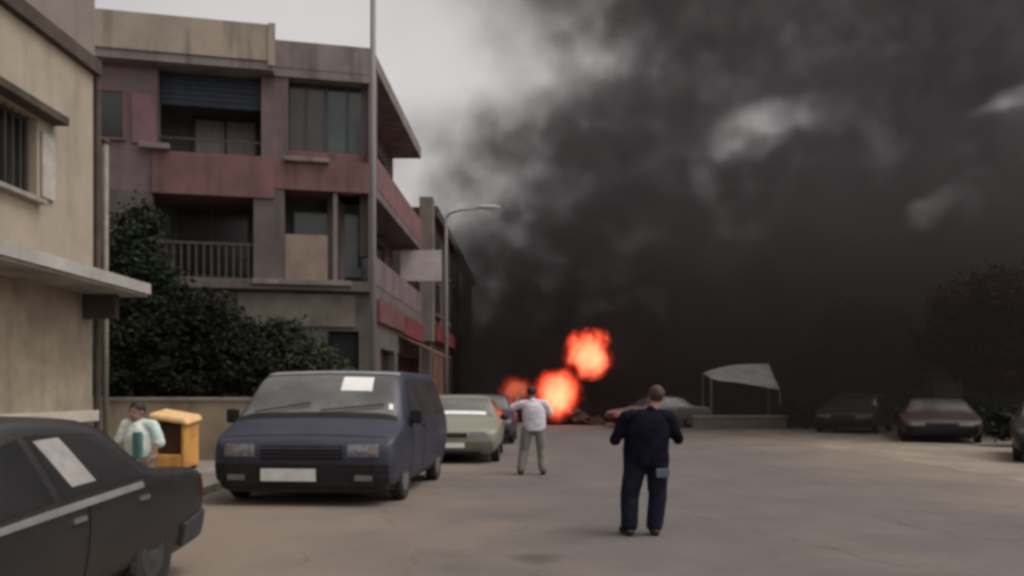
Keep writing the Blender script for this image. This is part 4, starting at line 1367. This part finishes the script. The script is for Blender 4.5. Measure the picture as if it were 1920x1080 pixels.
kid = dict(head=(0.02, 0.03, 1.36), neck=(0.0, 0.0, 1.22), chest=(0.0, 0, 1.06), belly=(0.0, 0, 0.90), pelvis=(0.0, 0, 0.78), hem=(0.0, 0, 0.72),
           sh_l=(-0.17, 0, 1.17), el_l=(-0.26, 0.0, 0.95), ha_l=(-0.22, 0.12, 0.78),
           sh_r=(0.17, 0, 1.17), el_r=(0.26, 0.02, 0.95), ha_r=(0.16, 0.16, 0.88),
           hip_l=(-0.09, 0, 0.74), kn_l=(-0.10, 0.02, 0.42), an_l=(-0.11, -0.02, 0.09), toe_l=(-0.13, 0.14, 0.04),
           hip_r=(0.09, 0, 0.74), kn_r=(0.10, 0.02, 0.42), an_r=(0.11, -0.02, 0.09), toe_r=(0.13, 0.14, 0.04),
           girth=(0.185, 0.135, 0), sleeve=(0.8, 0, 0))
KP = at(262, 735, 10.6)
person('youngster in pale teal and white shirt standing behind the dark sedan', (KP.x, 10.6, 0.0), R(165), kid, (M_skin2, M_teal, M_greytr, M_hair, M_shoe), PG, 1.2)
part('vest_panel', MB().box(-0.16, -0.03, 0.12, 0.185, 0.74, 1.10), M_vest, bpy.data.objects['person.002'], bevel=0.02)

# ------------------------------------------------------------------ burning debris, fire and smoke
rnd = random.Random(11)
db = thing('debris_heap', 'dark burning debris heap under the flames', 'debris', (2.6, 39.3, 0))
hp = MB()
for i in range(26):
    a, r = rnd.uniform(0, 6.28), rnd.uniform(0, 1.5)
    c = Vector((math.cos(a) * r, math.sin(a) * r * 0.5, rnd.uniform(0.05, 0.5) * (1.6 - r)))
    s = rnd.uniform(0.12, 0.32)
    M3 = Matrix.Rotation(rnd.uniform(0, 3), 3, 'X') @ Matrix.Rotation(rnd.uniform(0, 3), 3, 'Z')
    hp.quadbox([c + M3 @ Vector((sx * s * 1.5, sy * s, sz * s * 0.6)) for (sx, sy, sz) in ((-1, -1, -1), (1, -1, -1), (1, 1, -1), (-1, 1, -1), (-1, -1, 1), (1, -1, 1), (1, 1, 1), (-1, 1, 1))])
hpo = part('rubble', hp, mat('charred_rubble', (0.025, 0.02, 0.018), rough=0.95, var=0.3), db)
hpo['kind'] = 'stuff'


def fire_mat(name, strength, seed, amp=1.1, hot=(1.0, 0.235, 0.11), cool=(0.95, 0.045, 0.014), scale=1.7):
    m = bpy.data.materials.new(name)
    m.use_nodes = True
    n, l = m.node_tree.nodes, m.node_tree.links
    n.clear()
    out = n.new('ShaderNodeOutputMaterial')
    t = n.new('ShaderNodeTexCoord')
    nz = n.new('ShaderNodeTexNoise')
    nz.noise_dimensions = '4D'
    nz.inputs['W'].default_value = seed
    nz.inputs['Scale'].default_value = scale
    nz.inputs['Detail'].default_value = 6
    nz.inputs['Roughness'].default_value = 0.6
    mpf = n.new('ShaderNodeMapping')
    mpf.inputs['Scale'].default_value = (1.25, 1.25, 0.8)
    l.new(t.outputs['Object'], mpf.inputs['Vector'])
    l.new(mpf.outputs['Vector'], nz.inputs['Vector'])
    ln = n.new('ShaderNodeVectorMath')
    ln.operation = 'LENGTH'
    l.new(t.outputs['Object'], ln.inputs[0])
    # field = 1 - |p| + (noise - 0.5)
    s1 = n.new('ShaderNodeMath')
    s1.operation = 'SUBTRACT'
    s1.inputs[0].default_value = 0.97 - amp * 0.5
    l.new(ln.outputs['Value'], s1.inputs[1])
    s2_ = n.new('ShaderNodeMath')
    s2_.operation = 'MULTIPLY_ADD'
    s2_.inputs[1].default_value = amp
    l.new(nz.outputs['Fac'], s2_.inputs[0])
    l.new(s1.outputs[0], s2_.inputs[2])
    mr_ = n.new('ShaderNodeMapRange')
    mr_.interpolation_type = 'SMOOTHSTEP'
    mr_.inputs['From Min'].default_value = 0.12
    mr_.inputs['From Max'].default_value = 0.55
    l.new(s2_.outputs[0], mr_.inputs['Value'])
    mixc = n.new('ShaderNodeMix')
    mixc.data_type = 'RGBA'
    mixc.inputs['A'].default_value = (*cool, 1)
    mixc.inputs['B'].default_value = (*hot, 1)
    mh = n.new('ShaderNodeMapRange')
    mh.interpolation_type = 'SMOOTHSTEP'
    mh.inputs['From Min'].default_value = 0.25
    mh.inputs['From Max'].default_value = 0.66
    l.new(s2_.outputs[0], mh.inputs['Value'])
    l.new(mh.outputs['Result'], mixc.inputs['Factor'])
    ms = n.new('ShaderNodeMath')
    ms.operation = 'MULTIPLY'
    ms.inputs[1].default_value = strength
    l.new(mr_.outputs['Result'], ms.inputs[0])
    em = n.new('ShaderNodeEmission')
    l.new(mixc.outputs['Result'], em.inputs['Color'])
    l.new(ms.outputs[0], em.inputs['Strength'])
    l.new(em.outputs['Emission'], out.inputs['Volume'])
    return m


def fireball(name, label, c, scale, seed, strength, nscale=1.7, amp=1.1):
    rn = random.Random(seed)
    bm = bmesh.new()
    bmesh.ops.create_icosphere(bm, subdivisions=4, radius=1.0)
    ph = [rn.uniform(0, 6.28) for _ in range(6)]
    for v in bm.verts:
        p = v.co
        v.co = p * (0.98 + 0.07 * math.sin(3 * p.x + ph[0]) * math.cos(2.5 * p.z + ph[1]) + 0.05 * math.sin(6 * p.z + ph[2]) * math.cos(5 * p.y + ph[3]))
    me = bpy.data.meshes.new(name)
    bm.to_mesh(me)
    bm.free()
    o = link(name, me, fire_mat(name + '_glow', strength, seed, amp, scale=nscale), None, True)
    o.location = c
    o.scale = scale
    return tag(o, label, 'fire', 'flames at the end of the street')


p = at(1046, 742, 38.6)
fireball('flame', 'main orange flame burning at ground level behind the man in white', (p.x, 38.6, p.z), (1.45, 1.2, 1.55), 3, 1.9, 1.4, 1.3)
p = at(1102, 664, 38.9)
fireball('flame', 'separate red fireball rising above the main flame', (p.x, 38.9, p.z), (1.55, 1.2, 1.45), 8, 1.8, 1.5, 2.3)
p = at(968, 730, 38.4)
fireball('flame', 'small low flame licking out beside the parked cars', (p.x, 38.4, p.z), (1.05, 0.9, 0.85), 15, 0.40, 1.6)


def smoke_mat():
    m = bpy.data.materials.new('black_smoke')
    m.use_nodes = True
    n, l = m.node_tree.nodes, m.node_tree.links
    n.clear()
    out = n.new('ShaderNodeOutputMaterial')
    t = n.new('ShaderNodeTexCoord')

    def math_(op, a, b=None, c=None):
        x = n.new('ShaderNodeMath')
        x.operation = op
        for i, v in enumerate((a, b, c)):
            if v is None:
                continue
            if isinstance(v, (int, float)):
                x.inputs[i].default_value = v
            else:
                l.new(v, x.inputs[i])
        return x.outputs[0]

    def smooth(v, a, b, c=0.0, d=1.0):
        r = n.new('ShaderNodeMapRange')
        r.interpolation_type = 'SMOOTHSTEP'
        r.inputs['From Min'].default_value = a
        r.inputs['From Max'].default_value = b
        r.inputs['To Min'].default_value = c
        r.inputs['To Max'].default_value = d
        l.new(v, r.inputs['Value'])
        return r.outputs['Result']

    def noise(scale, detail, rough=0.55):
        z = n.new('ShaderNodeTexNoise')
        z.inputs['Scale'].default_value = scale
        z.inputs['Detail'].default_value = detail
        z.inputs['Roughness'].default_value = rough
        l.new(t.outputs['Object'], z.inputs['Vector'])
        return z.outputs['Fac']
    sp = n.new('ShaderNodeSeparateXYZ')
    l.new(t.outputs['Object'], sp.inputs['Vector'])
    x, y, z = sp.outputs['X'], sp.outputs['Y'], sp.outputs['Z']
    big = math_('SUBTRACT', noise(0.13, 3), 0.5)
    fine = math_('SUBTRACT', noise(0.42, 5, 0.6), 0.5)
    fc = n.new('ShaderNodeFloatCurve')
    cm = fc.mapping
    cv = cm.curves[0]
    pts = SMOKE_EDGE
    cv.points[0].location = (pts[0][1] / 45.0, (pts[0][0] + 12) / 24.0)
    cv.points[1].location = (pts[-1][1] / 45.0, (pts[-1][0] + 12) / 24.0)
    for (ex, ez) in pts[1:-1]:
        cv.points.new(ez / 45.0, (ex + 12) / 24.0)
    cm.update()
    l.new(math_('DIVIDE', z, 45.0), fc.inputs['Value'])
    xe = math_('MULTIPLY_ADD', fc.outputs['Value'], 24.0, -12.0)
    d = math_('SUBTRACT', x, xe)
    d = math_('MULTIPLY_ADD', big, 7.0, d)
    d = math_('MULTIPLY_ADD', fine, 4.0, d)
    thin = smooth(d, -5.0, 4.0, 0.0, 0.19)
    thick = smooth(d, 1.5, 10.0, 0.0, 1.0)
    low = smooth(z, 13.0, 3.0, 0.0, 1.0)          # denser near the source
    edge_low = smooth(d, 0.0, 3.5, 0.0, 1.1)
    lo_term = math_('MULTIPLY', low, edge_low)
    dens = math_('ADD', math_('ADD', thin, thick), lo_term)
    # rolls
    roll = smooth(math_('ADD', math_('MULTIPLY', big, 0.8), math_('MULTIPLY', fine, 1.3)), -0.2, 0.16, 0.3, 1.3)
    dens = math_('MULTIPLY', dens, roll)
    # front and back of the bank
    fr_ = smooth(math_('MULTIPLY_ADD', fine, 6.0, math_('SUBTRACT', y, 41.5)), 0.0, 2.5)
    dens = math_('MULTIPLY', dens, fr_)
    # thin skirt of smoke that drifts low over the far verge, in front of the bank
    sk = smooth(math_('MULTIPLY_ADD', big, 10.0, math_('MULTIPLY_ADD', x, 0.9, y)), 33.0, 43.0, 0.0, 0.14)
    sk = math_('MULTIPLY', sk, smooth(x, 3.5, 9.0))
    sk = math_('MULTIPLY', sk, smooth(z, 13.0, 6.0))
    sk = math_('MULTIPLY', sk, smooth(y, 23.0, 27.0))
    dens = math_('MAXIMUM', dens, sk)
    # places where the bank has torn open
    for (gx, gz, rx, rz_, amt) in SMOKE_GAPS:
        gxx = math_('DIVIDE', math_('SUBTRACT', math_('MULTIPLY_ADD', fine, 3.2 * min(1.0, rx), x), gx), rx)
        gzz = math_('DIVIDE', math_('SUBTRACT', math_('MULTIPLY_ADD', big, 3.0 * min(1.0, rz_), z), gz), rz_)
        q = math_('ADD', math_('MULTIPLY', gxx, gxx), math_('MULTIPLY', gzz, gzz))
        g = smooth(q, 0.15, 1.3, 1.0 - amt, 1.0)
        dens = math_('MULTIPLY', dens, g)
    dens = math_('MULTIPLY', dens, 0.75)
    pv = n.new('ShaderNodeVolumePrincipled')
    mc = n.new('ShaderNodeMix')          # shade put into the smoke colour: darker low down, paler towards the top
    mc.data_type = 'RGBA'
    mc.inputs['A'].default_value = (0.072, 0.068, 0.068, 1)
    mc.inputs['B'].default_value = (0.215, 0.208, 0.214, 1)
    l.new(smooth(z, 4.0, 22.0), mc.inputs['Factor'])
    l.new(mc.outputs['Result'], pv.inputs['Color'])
    pv.inputs['Anisotropy'].default_value = 0.2
    l.new(dens, pv.inputs['Density'])
    l.new(pv.outputs['Volume'], out.inputs['Volume'])
    return m


SMOKE_EDGE = [(-5.0, 0.0), (-5.5, 4.5), (-6.0, 9.0), (-6.2, 13.0), (-4.6, 16.5), (0.6, 18.6), (3.2, 20.3), (0.6, 22.4), (-1.5, 26.0), (-6.0, 34.0), (-8.0, 45.0)]
SMOKE_GAPS = [(14.2, 16.7, 2.8, 1.15, 0.97), (24.4, 12.6, 0.65, 1.25, 0.99), (29.0, 18.7, 1.6, 0.6, 0.99)]
hull = [(x - 8.0, z) for x, z in SMOKE_EDGE]
hull[0] = (hull[0][0], 0.02)
hull = hull + [(62, 45), (62, 0.02)]
mb = MB()
k = len(hull)


def front_y(x):
    return 40.2 if x < 5 else 24.0


# bank, and in front of it a low skirt over the verge: one closed prism each, sharing the smoke
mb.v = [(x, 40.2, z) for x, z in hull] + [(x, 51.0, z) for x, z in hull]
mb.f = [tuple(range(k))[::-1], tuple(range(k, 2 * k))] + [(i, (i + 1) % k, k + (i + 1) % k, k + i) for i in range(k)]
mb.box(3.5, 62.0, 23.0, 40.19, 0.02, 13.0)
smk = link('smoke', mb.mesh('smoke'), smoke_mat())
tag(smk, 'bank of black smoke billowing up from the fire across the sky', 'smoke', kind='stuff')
